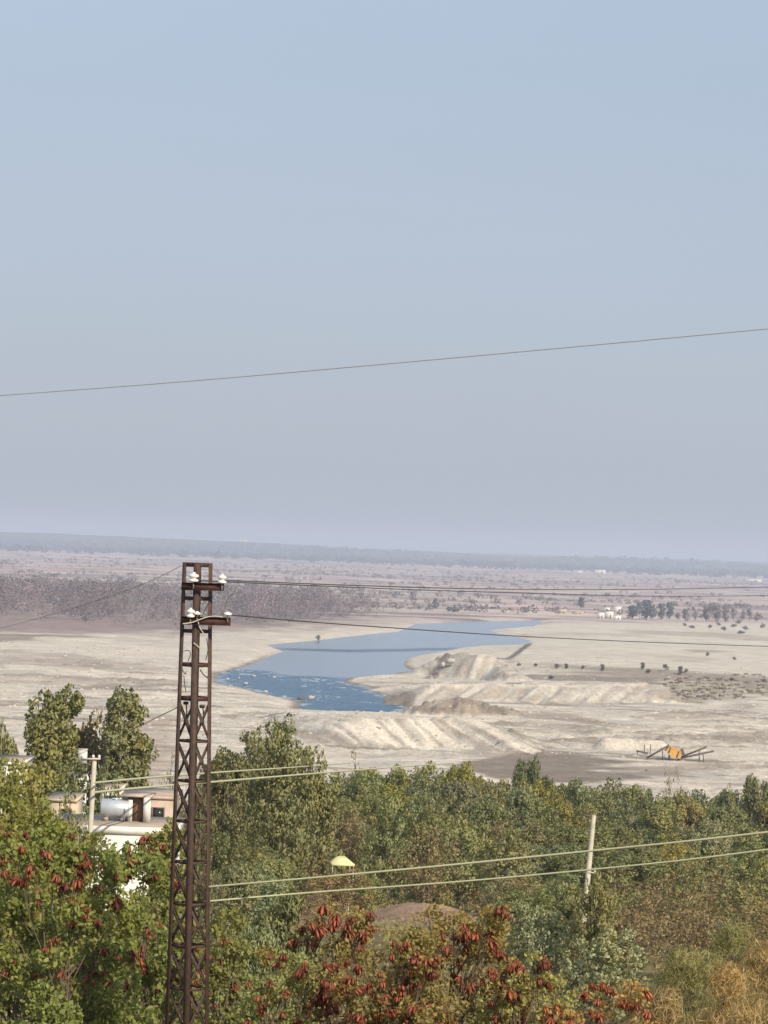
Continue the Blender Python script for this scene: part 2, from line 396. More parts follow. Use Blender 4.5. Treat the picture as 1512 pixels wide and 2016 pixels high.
# ------------------------------------------------------------------ terrain mesh
def build_terrain():
    near = np.concatenate([np.linspace(-80, 0, 9), np.arange(4, 160, 4.0), np.arange(160, 640, 4.0)])
    off = np.arange(60 * F / 644, 14.5, -0.85)
    d = np.concatenate([near, 60 * F / off, [26000, 32000]])
    s = np.linspace(-1, 1, 760); s = s * (0.5 + 0.5 * s * s)
    hw = 0.235 * np.maximum(d, 0) + 90
    X = hw[:, None] * s[None, :]; Y = np.repeat(d[:, None], len(s), 1)
    x, y = X.ravel(), Y.ravel()
    z = terrain(x, y)
    nr, nc = X.shape
    i = np.arange(nr - 1)[:, None] * nc + np.arange(nc - 1)[None, :]
    q = np.stack([i, i + 1, i + nc + 1, i + nc], 2).reshape(-1, 4)
    # ---- what the ground is made of: sand, gravel, silt, soil, scrub, fields; painted shade in places
    sand = np.array([0.59, 0.515, 0.415]); gravel = np.array([0.54, 0.485, 0.41]); silt = np.array([0.27, 0.215, 0.165])
    soil = np.array([0.33, 0.22, 0.155]); scrub = np.array([0.20, 0.165, 0.10]); field = np.array([0.41, 0.31, 0.28])
    mauve = np.array([0.25, 0.175, 0.155]); slope = np.array([0.19, 0.15, 0.075])
    n_big = fbm(x / 60, y / 110, 4, 1.0); n_mid = fbm(x / 14, y / 26, 4, 2.0); n_sm = fbm(x / 4, y / 7, 3, 6.0)
    c = np.repeat(sand[None], len(x), 0)
    def mixin(col, f):
        f = np.clip(f, 0, 1)[:, None]; c[:] = c * (1 - f) + col * f
    def zone(pts, soft, zz=1.0, wob=0.0):
        p = poly_z(pts, zz); f = np.zeros(len(x))
        bb = (x > p[:, 0].min() - 60) & (x < p[:, 0].max() + 60) & (y > p[:, 1].min() - 250) & (y < p[:, 1].max() + 250)
        if bb.any():
            t = sdf(p, x[bb], y[bb]) + wob * n_mid[bb]
            f[bb] = 1 - smooth(-soft, soft, t)
        return f
    # gravel flats against smooth sand
    mixin(gravel, smooth(-0.15, 0.3, n_big) * 0.75 * smooth(1000, 900, y) + 0.0)
    mixin(gravel, smooth(1500, 1200, y) * smooth(-0.2, 0.5, n_mid) * 0.6)
    mixin(gravel * 0.82, smooth(0.05, 0.5, n_mid + 0.5 * n_sm) * 0.55 * smooth(1350, 1000, y))
    mixin(silt, smooth(0.22, 0.5, n_big + 0.4 * n_mid) * 0.4 * smooth(1900, 1500, y))
    stk = fbm(x / 34, y / 13, 4, 12.0); stk2 = fbm(x / 20, y / 9, 4, 44.0)
    mixin(silt * 1.0, smooth(0.16, 0.27, stk) * .8 * smooth(1500, 1150, y) * smooth(-0.3, 0.15, fbm(x / 90, y / 120, 2, 3.0) + 0.25))
    mixin(sand * 1.25, smooth(0.18, 0.3, stk2) * .7 * smooth(1700, 1200, y))
    # silt stripes on the left flats
    mixin(silt * 1.15, zone([(-300,1290),(150,1290),(260,1303),(345,1314),(345,1322),(190,1318),(60,1310),(-300,1316)], 6, 2, 25) * .55)
    mixin(silt * 1.25, zone([(-300,1322),(60,1324),(200,1332),(350,1340),(350,1347),(150,1345),(-300,1345)], 6, 2, 25) * .5)
    mixin(silt * 0.85, zone([(-300,1246),(100,1247),(172,1251),(168,1255),(90,1256),(0,1262),(-300,1268)], 10, 2, 15) * .85)
    mixin(silt, zone([(270,1351),(360,1355),(360,1362),(240,1358)], 5, 2, 8) * .5)
    # brown earth right of centre, below the crusher
    mixin(silt * 0.85, zone([(880,1512),(960,1497),(1030,1488),(1110,1486),(1180,1492),(1230,1500),(1250,1506),(1190,1508),(1180,1513),(1290,1516),(1180,1522),(1250,1530),(1290,1538),(1180,1546),(1080,1545),(950,1535)], 3, 1, 7) * .95)
    mixin(silt * 1.3, zone([(1240,1512),(1400,1507),(1560,1512),(1560,1520),(1400,1522),(1270,1530)], 4, 1, 6) * .7)
    mixin(soil * 1.25, zone([(1190,1558),(1240,1560),(1260,1575),(1180,1575)], 3, 1, 3) * .8)
    for pts, k in (([(1000,1395),(1090,1400),(1200,1420),(1200,1428),(1080,1415),(1000,1408)], .7), ([(1030,1418),(1130,1424),(1200,1436),(1140,1438),(1030,1428)], .6),
                   ([(1370,1448),(1512,1444),(1600,1450),(1600,1470),(1470,1468),(1400,1458)], .7), ([(1280,1408),(1400,1402),(1400,1410),(1290,1416)], .5),
                   ([(1170,1454),(1192,1456),(1196,1470),(1165,1468)], .7), ([(1050,1376),(1180,1380),(1280,1390),(1180,1392),(1050,1384)], .45), ([(1440,1384),(1500,1384),(1500,1392),(1450,1394)], .6)):
        mixin(silt * 1.1, zone(pts, 4, 2, 8) * k)
    # dark heap of wet gravel beside the rapids; dug stripes down the near bank
    mm = RN['sd'][0]; f = np.zeros(len(x)); f[mm] = smooth(0.0, 1.2, RN['dark'])
    mixin(silt * 1.15, f * (.95 + .3 * n_sm)); mixin(silt * .7, f * smooth(.1, .4, n_sm) * .6)
    f = np.zeros(len(x)); f[mm] = RN['heap']
    hs = fbm((x - 0.25 * (y - 1120)) / 3.5, y / 100, 2, 51.0)
    mixin(gravel * 0.9, f * .88); mixin(silt * 1.5, f * smooth(0.08, 0.25, hs) * .6); mixin(sand * 1.15, f * smooth(0.08, 0.28, -hs) * .7)
    f = np.zeros(len(x)); f[mm] = smooth(0.3, 1.0, RN['bank'])
    st = fbm((x + 0.45 * (y - 860)) / 2.3, y / 90, 2, 31.0)
    mixin(gravel * 0.88, f * 0.9); mixin(silt * 1.3, f * smooth(0.08, 0.3, st) * .8); mixin(sand * 1.25, f * smooth(0.1, 0.3, -st) * .85)
    f = np.zeros(len(x)); f[mm] = 1 - smooth(1.2, 3.5, sdf(BANK[:, :2], x[mm] + n_sm[mm], y[mm] + 2 * n_sm[mm], False)); mixin(sand * 1.22, f * .8)
    f[mm] = (1 - smooth(1.5, 4.0, np.abs(RN['edge'] + 1.5 * n_sm[mm]))); mixin(sand * 1.2, f * .75)
    # scrub hollow behind the terrace and strips of dry brush
    mixin(scrub * 1.25, zone([(1285,1347),(1340,1340),(1420,1338),(1700,1346),(1700,1380),(1512,1370),(1400,1382),(1320,1378)], 10, 2, 26) * (.62 + .5 * n_sm))
    mixin(silt * 0.95, zone([(1012,1324),(1150,1328),(1290,1333),(1300,1346),(1180,1344),(1012,1337)], 5, 2, 10) * .9)
    f = np.zeros(len(x)); t = RN['high']; f[RN['sd'][0]] = smooth(-3, 2, t) * (1 - smooth(40, 75, t + 12 * n_mid[RN['sd'][0]])) * (y[RN['sd'][0]] < 1560)
    pxx = W / 2 + F * x / np.maximum(y, 1)
    mixin(silt * 1.0, f * smooth(1000, 1180, pxx + 60 * n_mid) * .85)
    mixin(silt * 1.25, zone([(1160,1318),(1300,1322),(1512,1340),(1700,1350),(1700,1362),(1400,1345),(1250,1332)], 6, 1.5, 14) * .7)
    mixin(sand * 1.1, zone([(1030,1313),(1160,1318),(1220,1323),(1020,1322)], 5, 1.5, 8) * .4)
    def line(pts, wd_, col_, k_):
        p = poly_z(pts); bb = (x > p[:, 0].min() - 30) & (x < p[:, 0].max() + 30) & (y > p[:, 1].min() - 60) & (y < p[:, 1].max() + 60)
        f = np.zeros(len(x)); f[bb] = 1 - smooth(wd_ * .5, wd_, sdf(p, x[bb] + 1.5 * n_sm[bb], y[bb] + 3 * n_mid[bb], False)); mixin(col_, f * k_)
    line([(935,1290,2),(975,1294,2),(1000,1297,2),(1020,1285,2.5),(1042,1268,2.5)], 3.4, silt * .62, .95)  # shade on the upper terrace's left face, away from the sun, painted dark
    line([(842,1322,5),(855,1312,6),(870,1304,8),(888,1291,10)], 3.2, silt * .75, .8)  # shaded crevices of the spoil heap's left flank, drawn in as dark colour
    f = np.zeros(len(x)); f[RN['sd'][0]] = RN['heap']
    mixin(silt * .8, f * smooth(838, 846, pxx) * (1 - smooth(878, 900, pxx)) * (y > 1180) * smooth(-.05, .2, n_sm + .5 * n_mid) * .9)  # broken dark patches around those crevices, their shade put into the colour
    line([(960,1296,13),(985,1312,10),(1008,1328,7)], 4.5, silt * 1.25, .6)
    line([(1010,1341,8),(1040,1342,8)], 4, silt * .9, .8)
    line([(1170,1350,8.5),(1225,1351,8.5),(1262,1350,8.5)], 2.0, silt * 1.0, .8)
    f = np.zeros(len(x)); f[RN['sd'][0]] = RN['scarp']; mixin(silt * .95, f * (.6 + .3 * n_sm))
    mixin(silt * 1.3, zone([(1240,1240),(1420,1244),(1512,1252),(1512,1262),(1400,1254),(1240,1246)], 12, 2, 20) * .6)
    mixin(silt * 1.3, zone([(1000,1247),(1120,1243),(1250,1248),(1250,1252),(1110,1250),(1000,1253)], 12, 2, 20) * .4)
    mixin(silt * 1.1, zone([(1360,1279),(1425,1281),(1425,1286),(1360,1284)], 6, 3.2, 8) * .7)
    mixin(soil * 1.0, zone([(262,1420,2),(325,1405,2),(345,1440,2),(352,1540,2),(262,1540,2)], 4, 2, 6) * .4)
    # wet strip along the water
    if 'sd' in RN:
        mm, sd = RN['sd']; f = np.zeros(len(x)); f[mm] = 1 - smooth(1.0, 5.0, sd + 2.5 * n_sm[mm])
        mixin(silt * 0.8, f * smooth(1700, 1400, y) * .9)
    # left wood floor, then farmland out to the range
    mixin(mauve, zone([(-400,1120),(200,1130),(600,1150),(780,1185),(775,1216),(700,1226),(560,1240),(430,1244),(300,1252),(-400,1243)], 60, 1, 60) * .9)
    right_edge = 60 * F / (1232 - (1078 + 0.0367 * (x / np.maximum(y, 1) * F)))
    ff = smooth(-60, 160, y - np.clip(right_edge, 2200, 3200) + 90 * n_big)
    u = (x * 0.94 + y * 0.34); v = (-x * 0.34 + y * 0.94)
    cell = vnoise(np.floor(u / 95 + 0.6 * fbm(v / 700, u / 900, 2)) * 1.7 + 0.5, np.floor(v / (60 + 0.02 * y)) * 2.3 + 0.5)
    fc = field[None] * (0.72 + 0.75 * cell[:, None]) + np.array([0.05, 0.03, 0.0]) * smooth(0.6, 0.9, cell)[:, None]
    ff2 = np.clip(ff, 0, 1)[:, None] * (1 - zone([(-400,1120),(200,1130),(600,1150),(780,1185),(775,1216),(700,1226),(560,1240),(430,1244),(300,1252),(-400,1243)], 60, 1, 60)[:, None])
    c[:] = c * (1 - ff2) + fc * ff2
    st = fbm(x / 260, y / 42, 3, 4.0)
    mixin(mauve * 0.85, smooth(0.16, 0.34, st) * ff * .85)
    mixin(mauve * 0.9, smooth(0.2, 0.32, fbm(x / 420, y / 55, 4, 24.0)) * ff * .8)
    mixin(sand * 0.95, smooth(0.2, 0.38, fbm(x / 330, y / 60, 3, 14.0)) * ff * .8)
    mixin(np.array([0.055, 0.075, 0.045]), smooth(11400, 12100, y + 600 * fbm(x / 500, y / 400, 2)))
    # near slope under the trees
    mixin(slope, smooth(640, 560, y))
    mixin(soil * 1.1, smooth(640, 560, y) * smooth(0.0, 0.35, n_big + .3 * n_mid) * .7)
    for cc, r in ((MOUND[0], 3.6), (MOUND[1], 2.7)):
        mixin(np.array([0.37, 0.235, 0.165]) * (1 + .45 * np.clip(fbm(x / 1.6, y / 3.5, 3, 81.0), -1, 1))[:, None], np.exp(-(((x - cc[0]) / r) ** 2 + ((y - cc[1]) / (r * 1.7)) ** 2) ** 2))
    m, nt, b = newmat('river_plain')
    at = nnode(nt, 'ShaderNodeAttribute'); at.attribute_name = 'Soil'
    tc = nnode(nt, 'ShaderNodeTexCoord')
    n1 = noise(nt, 0.11, 6, 0.65, tc.outputs['Object']); n2 = noise(nt, 0.9, 5, 0.7, tc.outputs['Object']); n3 = noise(nt, 0.02, 5, 0.6, tc.outputs['Object'])
    v = nnode(nt, 'ShaderNodeMath', operation='MULTIPLY')
    lk(nt, maprange(nt, n1.outputs[0], 0.3, 0.7, 0.80, 1.16), v.inputs[0]); lk(nt, maprange(nt, n2.outputs[0], 0.3, 0.7, 0.72, 1.24), v.inputs[1])
    v2 = nnode(nt, 'ShaderNodeMath', operation='MULTIPLY'); lk(nt, v.outputs[0], v2.inputs[0]); lk(nt, maprange(nt, n3.outputs[0], 0.3, 0.7, 0.88, 1.1), v2.inputs[1])
    lk(nt, mixc(nt, 1.0, at.outputs['Color'], v2.outputs[0], 'MULTIPLY'), b.inputs['Base Color'])
    b.inputs['Roughness'].default_value = 0.95; b.inputs['Specular IOR Level'].default_value = 0.1
    bump(nt, b, n2.outputs[0], 0.7, 0.5)
    me = mesh('ground', np.stack([x, y, z], 1), q, m, True)
    a = me.color_attributes.new('Soil', 'FLOAT_COLOR', 'POINT')
    a.data.foreach_set('color', np.concatenate([c, np.ones((len(c), 1))], 1).astype(np.float32).ravel())
    tag(obj('ground', me), kind='structure')
build_terrain()

# ------------------------------------------------------------------ river
def build_river():
    lo, hi = RIVER.min(0) - 30, RIVER.max(0) + 30
    off = np.arange(60 * F / lo[1], 60 * F / hi[1], -0.9)
    d = 60 * F / off; s = np.linspace(0, 1, 420)
    X = lo[0] + (hi[0] - lo[0]) * np.repeat(s[None], len(d), 0); Y = np.repeat(d[:, None], len(s), 1)
    x, y = X.ravel(), Y.ravel()
    sd = sdf(RIVER, x, y)
    keep = (sd < 9).reshape(X.shape)
    nr, nc = X.shape
    i = np.arange(nr - 1)[:, None] * nc + np.arange(nc - 1)[None, :]
    kq = keep[:-1, :-1] & keep[1:, :-1] & keep[:-1, 1:] & keep[1:, 1:]
    q = np.stack([i, i + 1, i + nc + 1, i + nc], 2)[kq]
    used = np.unique(q); mp = np.full(len(x), -1); mp[used] = np.arange(len(used)); q = mp[q]
    x, y, sd = x[used], y[used], sd[used]
    rap = poly_z([(430,1322),(470,1318),(520,1322),(580,1330),(640,1332),(690,1336),(800,1380),(810,1400),(700,1412),(560,1405),(420,1350)])
    rp = 1 - smooth(-6, 10, sdf(rap, x, y) + 10 * fbm(x / 20, y / 30, 2))
    band = poly_z([(545,1276),(700,1279),(830,1276),(905,1274),(900,1279),(800,1283),(680,1284),(560,1280)])
    bd = 1 - smooth(-8, 8, sdf(band, x, y) + 6 * fbm(x / 30, y / 30, 2))
    z = 0.3 * rp * fbm(x / 3.5, y / 5, 3) + 0.3 * rp * np.maximum(fbm(x / 11, y / 7, 2, 4.0), 0)
    foam = .8 * rp * np.maximum(smooth(0.05, 0.015, np.abs(fbm(x / 10, y / 16, 3, 9.0))) * smooth(-.05, .25, fbm(x / 22, y / 30, 2, 2.0)), .8 * smooth(-5, -1.5, sd) * smooth(0, .3, fbm(x / 6, y / 9, 2, 5.0)))
    m, nt, b = newmat('river_water')
    at = nnode(nt, 'ShaderNodeAttribute'); at.attribute_name = 'Flow'
    sp = nnode(nt, 'ShaderNodeSeparateColor'); lk(nt, at.outputs['Color'], sp.inputs[0])
    tc = nnode(nt, 'ShaderNodeTexCoord')
    mp_ = nnode(nt, 'ShaderNodeMapping'); mp_.inputs['Scale'].default_value = (0.5, 1.0, 1.0); lk(nt, tc.outputs['Object'], mp_.inputs[0])
    w1 = noise(nt, 0.35, 5, 0.6, mp_.outputs[0]); w2 = noise(nt, 0.055, 4, 0.55, mp_.outputs[0])
    col = mixc(nt, sp.outputs[0], (0.13, 0.19, 0.25), (0.016, 0.090, 0.175))
    col = mixc(nt, sp.outputs[2], col, (0.02, 0.055, 0.095))
    col = mixc(nt, maprange(nt, w2.outputs[0], 0.45, 0.68, 0, 0.3), col, (0.05, 0.14, 0.20))
    fm = nnode(nt, 'ShaderNodeMath', operation='MULTIPLY'); lk(nt, sp.outputs[1], fm.inputs[0]); lk(nt, maprange(nt, w1.outputs[0], 0.42, 0.56, 0, 1), fm.inputs[1])
    col = mixc(nt, fm.outputs[0], col, (0.75, 0.80, 0.82))
    lk(nt, col, b.inputs['Base Color'])
    lk(nt, maprange(nt, fm.outputs[0], 0, 1, 0.14, 0.8), b.inputs['Roughness'])
    b.inputs['IOR'].default_value = 1.33
    ma = nnode(nt, 'ShaderNodeMath', operation='MAXIMUM'); lk(nt, sp.outputs[0], ma.inputs[0]); lk(nt, sp.outputs[2], ma.inputs[1])
    lk(nt, maprange(nt, ma.outputs[0], 0, 1, 0.5, 0.09), b.inputs['Specular IOR Level'])
    bn = bump(nt, b, w1.outputs[0], 0.8, 2.2)
    lk(nt, maprange(nt, ma.outputs[0], 0, 1, 0.10, 1.0), bn.inputs['Strength'])
    me = mesh('river', np.stack([x, y, z], 1), q, m, True)
    a = me.color_attributes.new('Flow', 'FLOAT_COLOR', 'POINT')
    a.data.foreach_set('color', np.stack([rp, foam, bd, np.ones(len(x))], 1).astype(np.float32).ravel())
    tag(obj('river', me), kind='structure')
build_river()

# ------------------------------------------------------------------ haze, sky, sun
SUN_EL, SUN_AZ = rad(33), rad(146)          # azimuth clockwise from +Y: behind the camera, to the right
sun_dir = np.array([math.sin(SUN_AZ) * math.cos(SUN_EL), math.cos(SUN_AZ) * math.cos(SUN_EL), math.sin(SUN_EL)])
sl = bpy.data.lights.new('sun', 'SUN'); sl.energy = 4.6; sl.angle = rad(0.6); sl.color = (1.0, 0.88, 0.70)
so = bpy.data.objects.new('sun', sl); COL.objects.link(so)
so.rotation_euler = Vector([-float(k) for k in sun_dir]).to_track_quat('-Z', 'Y').to_euler()
so.location = (60, -60, 120)

wd = bpy.data.worlds.new('World'); S.world = wd; wd.use_nodes = True
nt = wd.node_tree; bg = nt.nodes['Background']
sky = nnode(nt, 'ShaderNodeTexSky', sky_type='NISHITA'); sky.sun_disc = False
sky.sun_elevation = SUN_EL; sky.sun_rotation = SUN_AZ; sky.altitude = 300; sky.air_density = 1.3; sky.dust_density = 2.5; sky.ozone_density = 2.0
hsv = nnode(nt, 'ShaderNodeHueSaturation'); hsv.inputs['Saturation'].default_value = 0.9
lk(nt, sky.outputs[0], hsv.inputs['Color']); lk(nt, hsv.outputs[0], bg.inputs['Color']); bg.inputs['Strength'].default_value = 0.085
bg2 = nnode(nt, 'ShaderNodeBackground'); tcw = nnode(nt, 'ShaderNodeTexCoord'); sxyz = nnode(nt, 'ShaderNodeSeparateXYZ'); lk(nt, tcw.outputs['Generated'], sxyz.inputs[0])
veil = mixc(nt, maprange(nt, sxyz.outputs[2], 0.0, 0.20, 0, 1), (0.462, 0.505, 0.610), (0.462, 0.560, 0.705)); lk(nt, veil, bg2.inputs['Color'])
wn = noise(nt, 3.0, 3, 0.5); wmp = nnode(nt, 'ShaderNodeMapping'); wmp.inputs['Scale'].default_value = (1.0, 1.0, 5.0); lk(nt, tcw.outputs['Generated'], wmp.inputs[0]); lk(nt, wmp.outputs[0], wn.inputs['Vector'])
lk(nt, mixc(nt, 1.0, veil, maprange(nt, wn.outputs[0], 0.3, 0.7, 0.975, 1.025), 'MULTIPLY'), bg2.inputs['Color']); bg2.inputs['Strength'].default_value = 1.0
ms = nnode(nt, 'ShaderNodeMixShader'); ms.inputs[0].default_value = 0.78
lk(nt, bg.outputs[0], ms.inputs[1]); lk(nt, bg2.outputs[0], ms.inputs[2]); lk(nt, ms.outputs[0], nt.nodes['World Output'].inputs['Surface'])

hm = bpy.data.materials.new('haze'); hm.use_nodes = True; hn = hm.node_tree
hn.nodes.remove(hn.nodes['Principled BSDF'])
pv = nnode(hn, 'ShaderNodeVolumePrincipled'); pv.inputs['Color'].default_value = (0.655, 0.735, 0.905, 1); pv.inputs['Density'].default_value = 1.08e-4
pv.inputs['Anisotropy'].default_value = 0.0
lk(hn, pv.outputs[0], hn.nodes['Material Output'].inputs['Volume'])
hb = MB().box((0, 16200, 56.0), (18000, 33000, 124.0)).build('haze', hm)
tag(hb, kind='stuff')

S.view_settings.view_transform = 'Standard'; S.view_settings.look = 'None'; S.view_settings.exposure = 0.1; S.view_settings.gamma = 1.0
S.cycles.volume_bounces = 1; S.cycles.max_bounces = 6; S.cycles.diffuse_bounces = 3; S.cycles.transparent_max_bounces = 8
S.cycles.use_denoising = True
# ------------------------------------------------------------------ vegetation
def unit(v): return v / (np.linalg.norm(v, axis=-1, keepdims=True) + 1e-12)
def leaf_quads(c, size, rng, droop=0.3, aspect=0.38, up=0.3, fold=0.12):
    n = len(c)
    a = unit(unit(rng.normal(size=(n, 3))) + np.array([0, 0, -1.0]) * droop)
    nn = rng.normal(size=(n, 3)) + np.array([0, 0, 1.0]) * up * 2
    b = unit(np.cross(nn, a)); nn = np.cross(a, b)
    s = np.asarray(size).reshape(-1, 1) * (0.6 + 0.8 * rng.random((n, 1)))
    p0 = c - a * s * 0.5; p2 = c + a * s * 0.5
    mid = c - a * s * 0.06 - nn * s * fold
    p1 = mid + b * s * aspect; p3 = mid - b * s * aspect
    v = np.stack([p0, p1, p2, p3], 1).reshape(-1, 3)
    return v, np.arange(n * 4).reshape(-1, 4)
def leaf_hex(c, size, rng, droop=0.3, aspect=0.3, up=0.4):
    """rounder leaf of six corners, for plants near enough to show their leaves"""
    n = len(c)
    a = unit(unit(rng.normal(size=(n, 3))) + np.array([0, 0, -1.0]) * droop)
    nn = rng.normal(size=(n, 3)) + np.array([0, 0, 1.0]) * up * 2
    b = unit(np.cross(nn, a)); nn = np.cross(a, b)
    s = np.asarray(size).reshape(-1, 1) * (0.6 + 0.8 * rng.random((n, 1)))
    w = s * aspect
    pts = [c - a * s * .5, c - a * s * .18 + b * w - nn * s * .05, c + a * s * .22 + b * w * .85 - nn * s * .05, c + a * s * .5 - nn * s * .12,
           c + a * s * .22 - b * w * .85 - nn * s * .05, c - a * s * .18 - b * w - nn * s * .05]
    return np.stack(pts, 1).reshape(-1, 3), np.arange(n * 6).reshape(-1, 6)
def in_ball(n, rng, shell=0.5):
    d = unit(rng.normal(size=(n, 3))); r = rng.random((n, 1)) ** (1 / 3.0)
    return d * (shell + (1 - shell) * r)
def clumps(lobes, n, rng, shell=0.75):
    """clump centres on the surface of several lobes (x,y,z,rx,rz)"""
    L = np.asarray(lobes, float); w = L[:, 3] ** 2; k = rng.choice(len(L), n, p=w / w.sum())
    d = in_ball(n, rng, shell)
    return L[k, :3] + d * np.stack([L[k, 3], L[k, 3], L[k, 4]], 1)
def wobble(p0, p1, rng, amp, k=5):
    t = np.linspace(0, 1, k)[:, None]
    return p0 + (p1 - p0) * t + rng.normal(size=(k, 3)) * amp * np.sin(t * math.pi)

def make_tree(seed, height, lobes, nclump, nleaf, crad, lsize, droop=0.4, aspect=0.36, trunk_r=0.16, stems=1, bark='bark', trunk_top=0.75, hexleaf=False, leaf='leaf', up=0.3, squash=1.0, softn=0.84):
    """returns (trunk mesh, crown mesh) in metres, base at the origin"""
    rng = np.random.default_rng(seed)
    cc = clumps(lobes, nclump, rng)
    cc = cc[cc[:, 2] > 0.05 * height]
    rr = crad * (0.55 + 0.8 * rng.random(len(cc)))
    k = np.repeat(np.arange(len(cc)), np.maximum((nleaf * (rr / crad) ** 2).astype(int), 4))
    off = in_ball(len(k), rng, 0.35); off[:, 2] *= squash
    pts = cc[k] + off * rr[k][:, None]
    v, f = (leaf_hex if hexleaf else leaf_quads)(pts, lsize, rng, droop, aspect, up)
    if not hexleaf:       # leaves of a clump shade together, as a soft tuft does
        V = v.reshape(-1, 4, 3); out = unit(V.mean(1) - cc[k] + np.array([0, 0, .15]) * rr[k][:, None])
        axis = np.array([np.mean([l[0] for l in lobes]), np.mean([l[1] for l in lobes]), height * .45])
        out = unit(out + .55 * unit(V.mean(1) - axis))
        gn = unit(np.cross(V[:, 1] - V[:, 0], V[:, 3] - V[:, 0])); fl = (gn * out).sum(1) < 0
        f[fl] = f[fl][:, ::-1]; gn[fl] *= -1
        nrm = np.repeat(unit(out * softn + gn * (1 - softn)), 4, 0)
    crown = mesh('crown', v, f, M[leaf], not hexleaf)
    if not hexleaf: crown.normals_split_custom_set_from_vertices(nrm.tolist())
    mb = MB()
    L = np.asarray(lobes, float)
    for s in range(stems):
        a = rng.random() * 6.28; b0 = np.array([math.cos(a), math.sin(a), 0]) * trunk_r * 1.2 * (stems > 1)
        top = np.array([L[:, 0].mean(), L[:, 1].mean(), trunk_top * height]) + np.array([math.cos(a), math.sin(a), 0]) * (0.08 * height * (stems > 1))
        sp = wobble(b0 + [0, 0, -0.4], top, rng, height * 0.02, 7)
        mb.tube(sp, np.linspace(trunk_r, trunk_r * 0.3, 7) / math.sqrt(stems), 6)
        for j in range(len(L)):
            if j % stems != s: continue
            i0 = rng.integers(2, 6); tgt = L[j, :3] + np.array([0, 0, L[j, 4] * 0.3])
            if tgt[2] < sp[i0][2]: i0 = 1
            lp = wobble(sp[i0], tgt, rng, height * 0.02, 5)
            r0 = trunk_r * 0.45
            mb.tube(lp, np.linspace(r0, r0 * 0.3, 5), 5)
            for q in range(2):
                e = L[j, :3] + in_ball(1, rng, 0.7)[0] * np.array([L[j, 3], L[j, 3], L[j, 4]])
                mb.tube(wobble(lp[3], e, rng, height * 0.012, 4), np.linspace(r0 * .4, r0 * .12, 4), 4)
    trunk = mesh('trunk', np.concatenate(mb.v), [np.concatenate(x) for x in (mb.q, mb.t) if x], M[bark], True)
    return trunk, crown, height, 2 * max((np.hypot(L[:, 0], L[:, 1]) + L[:, 3]).max(), 0.1)

KIND = {}
def lobes_round(rng, n, h, w, lo=0.35):
    out = []
    for i in range(n):
        a = rng.random() * 6.28; r = (rng.random() ** 0.6) * w * 0.34
        z = h * (lo + (0.86 - lo) * rng.random())
        fall = 1 - 0.55 * max(0, (z / h - 0.55) / 0.45)
        R = w * (0.15 + 0.10 * rng.random())
        out.append((r * fall * math.cos(a), r * fall * math.sin(a), z, R, R * (0.8 + 0.5 * rng.random())))
    out.append((0, 0, h * 0.9, w * 0.13, h * 0.09))
    return out
def lobes_column(rng, h, w, cols):
    out = []
    for c in range(cols):
        a = 6.28 * c / cols + rng.random(); r = w * 0.25 * (cols > 1)
        hh = h * (0.78 + 0.2 * rng.random()) if c else h * 0.95
        x, y = r * math.cos(a), r * math.sin(a)
        z = h * 0.24
        while z < hh - w * .17:
            R = w * (0.15 + 0.09 * rng.random()) * (0.88 + 0.22 * z / h)
            out.append((x + rng.normal() * w * .09, y + rng.normal() * w * .09, z, R, R * 1.2)); z += R * 1.45
        out.append((x * 1.2, y * 1.2, hh - w * .14, w * .19, w * .15)); out.append((x * .5 + rng.normal() * w * .12, y * .5, hh - w * .3, w * .17, w * .15))
    return out
for i in range(5):
    r = np.random.default_rng(100 + i)
    KIND['broad', i] = make_tree(200 + i, 10.0, lobes_round(r, 13, 10.0, 8.0, 0.28), 230, 34, 0.50, 0.27, 0.6, 0.34, 0.17)
for i in range(4):
    r = np.random.default_rng(140 + i)
    KIND['euc', i] = make_tree(240 + i, 14.0, lobes_column(r, 14.0, 6.4, (2, 3, 2, 3)[i]), 330, 50, 0.58, 0.30, 1.0, 0.30, 0.14, (2, 3, 1, 2)[i], 'palebark', 0.9, squash=1.3)
for i in range(4):
    r = np.random.default_rng(150 + i)
    KIND['tall', i] = make_tree(250 + i, 14.0, lobes_round(r, 24, 14.0, 8.4, 0.2), 330, 42, 0.58, 0.30, 0.9, 0.32, 0.18)
for i in range(4):
    r = np.random.default_rng(160 + i)
    KIND['bush', i] = make_tree(260 + i, 4.0, lobes_round(r, 12, 4.0, 4.6, 0.2), 210, 34, 0.26, 0.14, 0.3, 0.36, 0.07, 3)
for i in range(3):       # thin, half-bare brush
    r = np.random.default_rng(170 + i)
    KIND['brush', i] = make_tree(270 + i, 3.0, lobes_round(r, 10, 3.0, 3.6, 0.25), 190, 11, 0.28, 0.13, 0.2, 0.22, 0.05, 4)
r = np.random.default_rng(180)
KIND['conifer', 0] = make_tree(280, 7.0, [(0, 0, z, 1.7 * (1 - z / 7.4) + 0.1, 0.5) for z in np.linspace(0.9, 6.8, 12)], 200, 30, 0.28, 0.18, 0.5, 0.2, 0.1, trunk_top=0.9)
for i in range(3):       # far trees, a few pixels high
    r = np.random.default_rng(190 + i)
    KIND['far', i] = make_tree(290 + i, 12.0, lobes_round(r, 8, 12.0, 8.0, 0.3) if i < 2 else lobes_column(r, 12.0, 4.5, 1), 46, 16, 1.0, 0.95, 0.2, 0.42, 0.25, leaf='leaf_far')

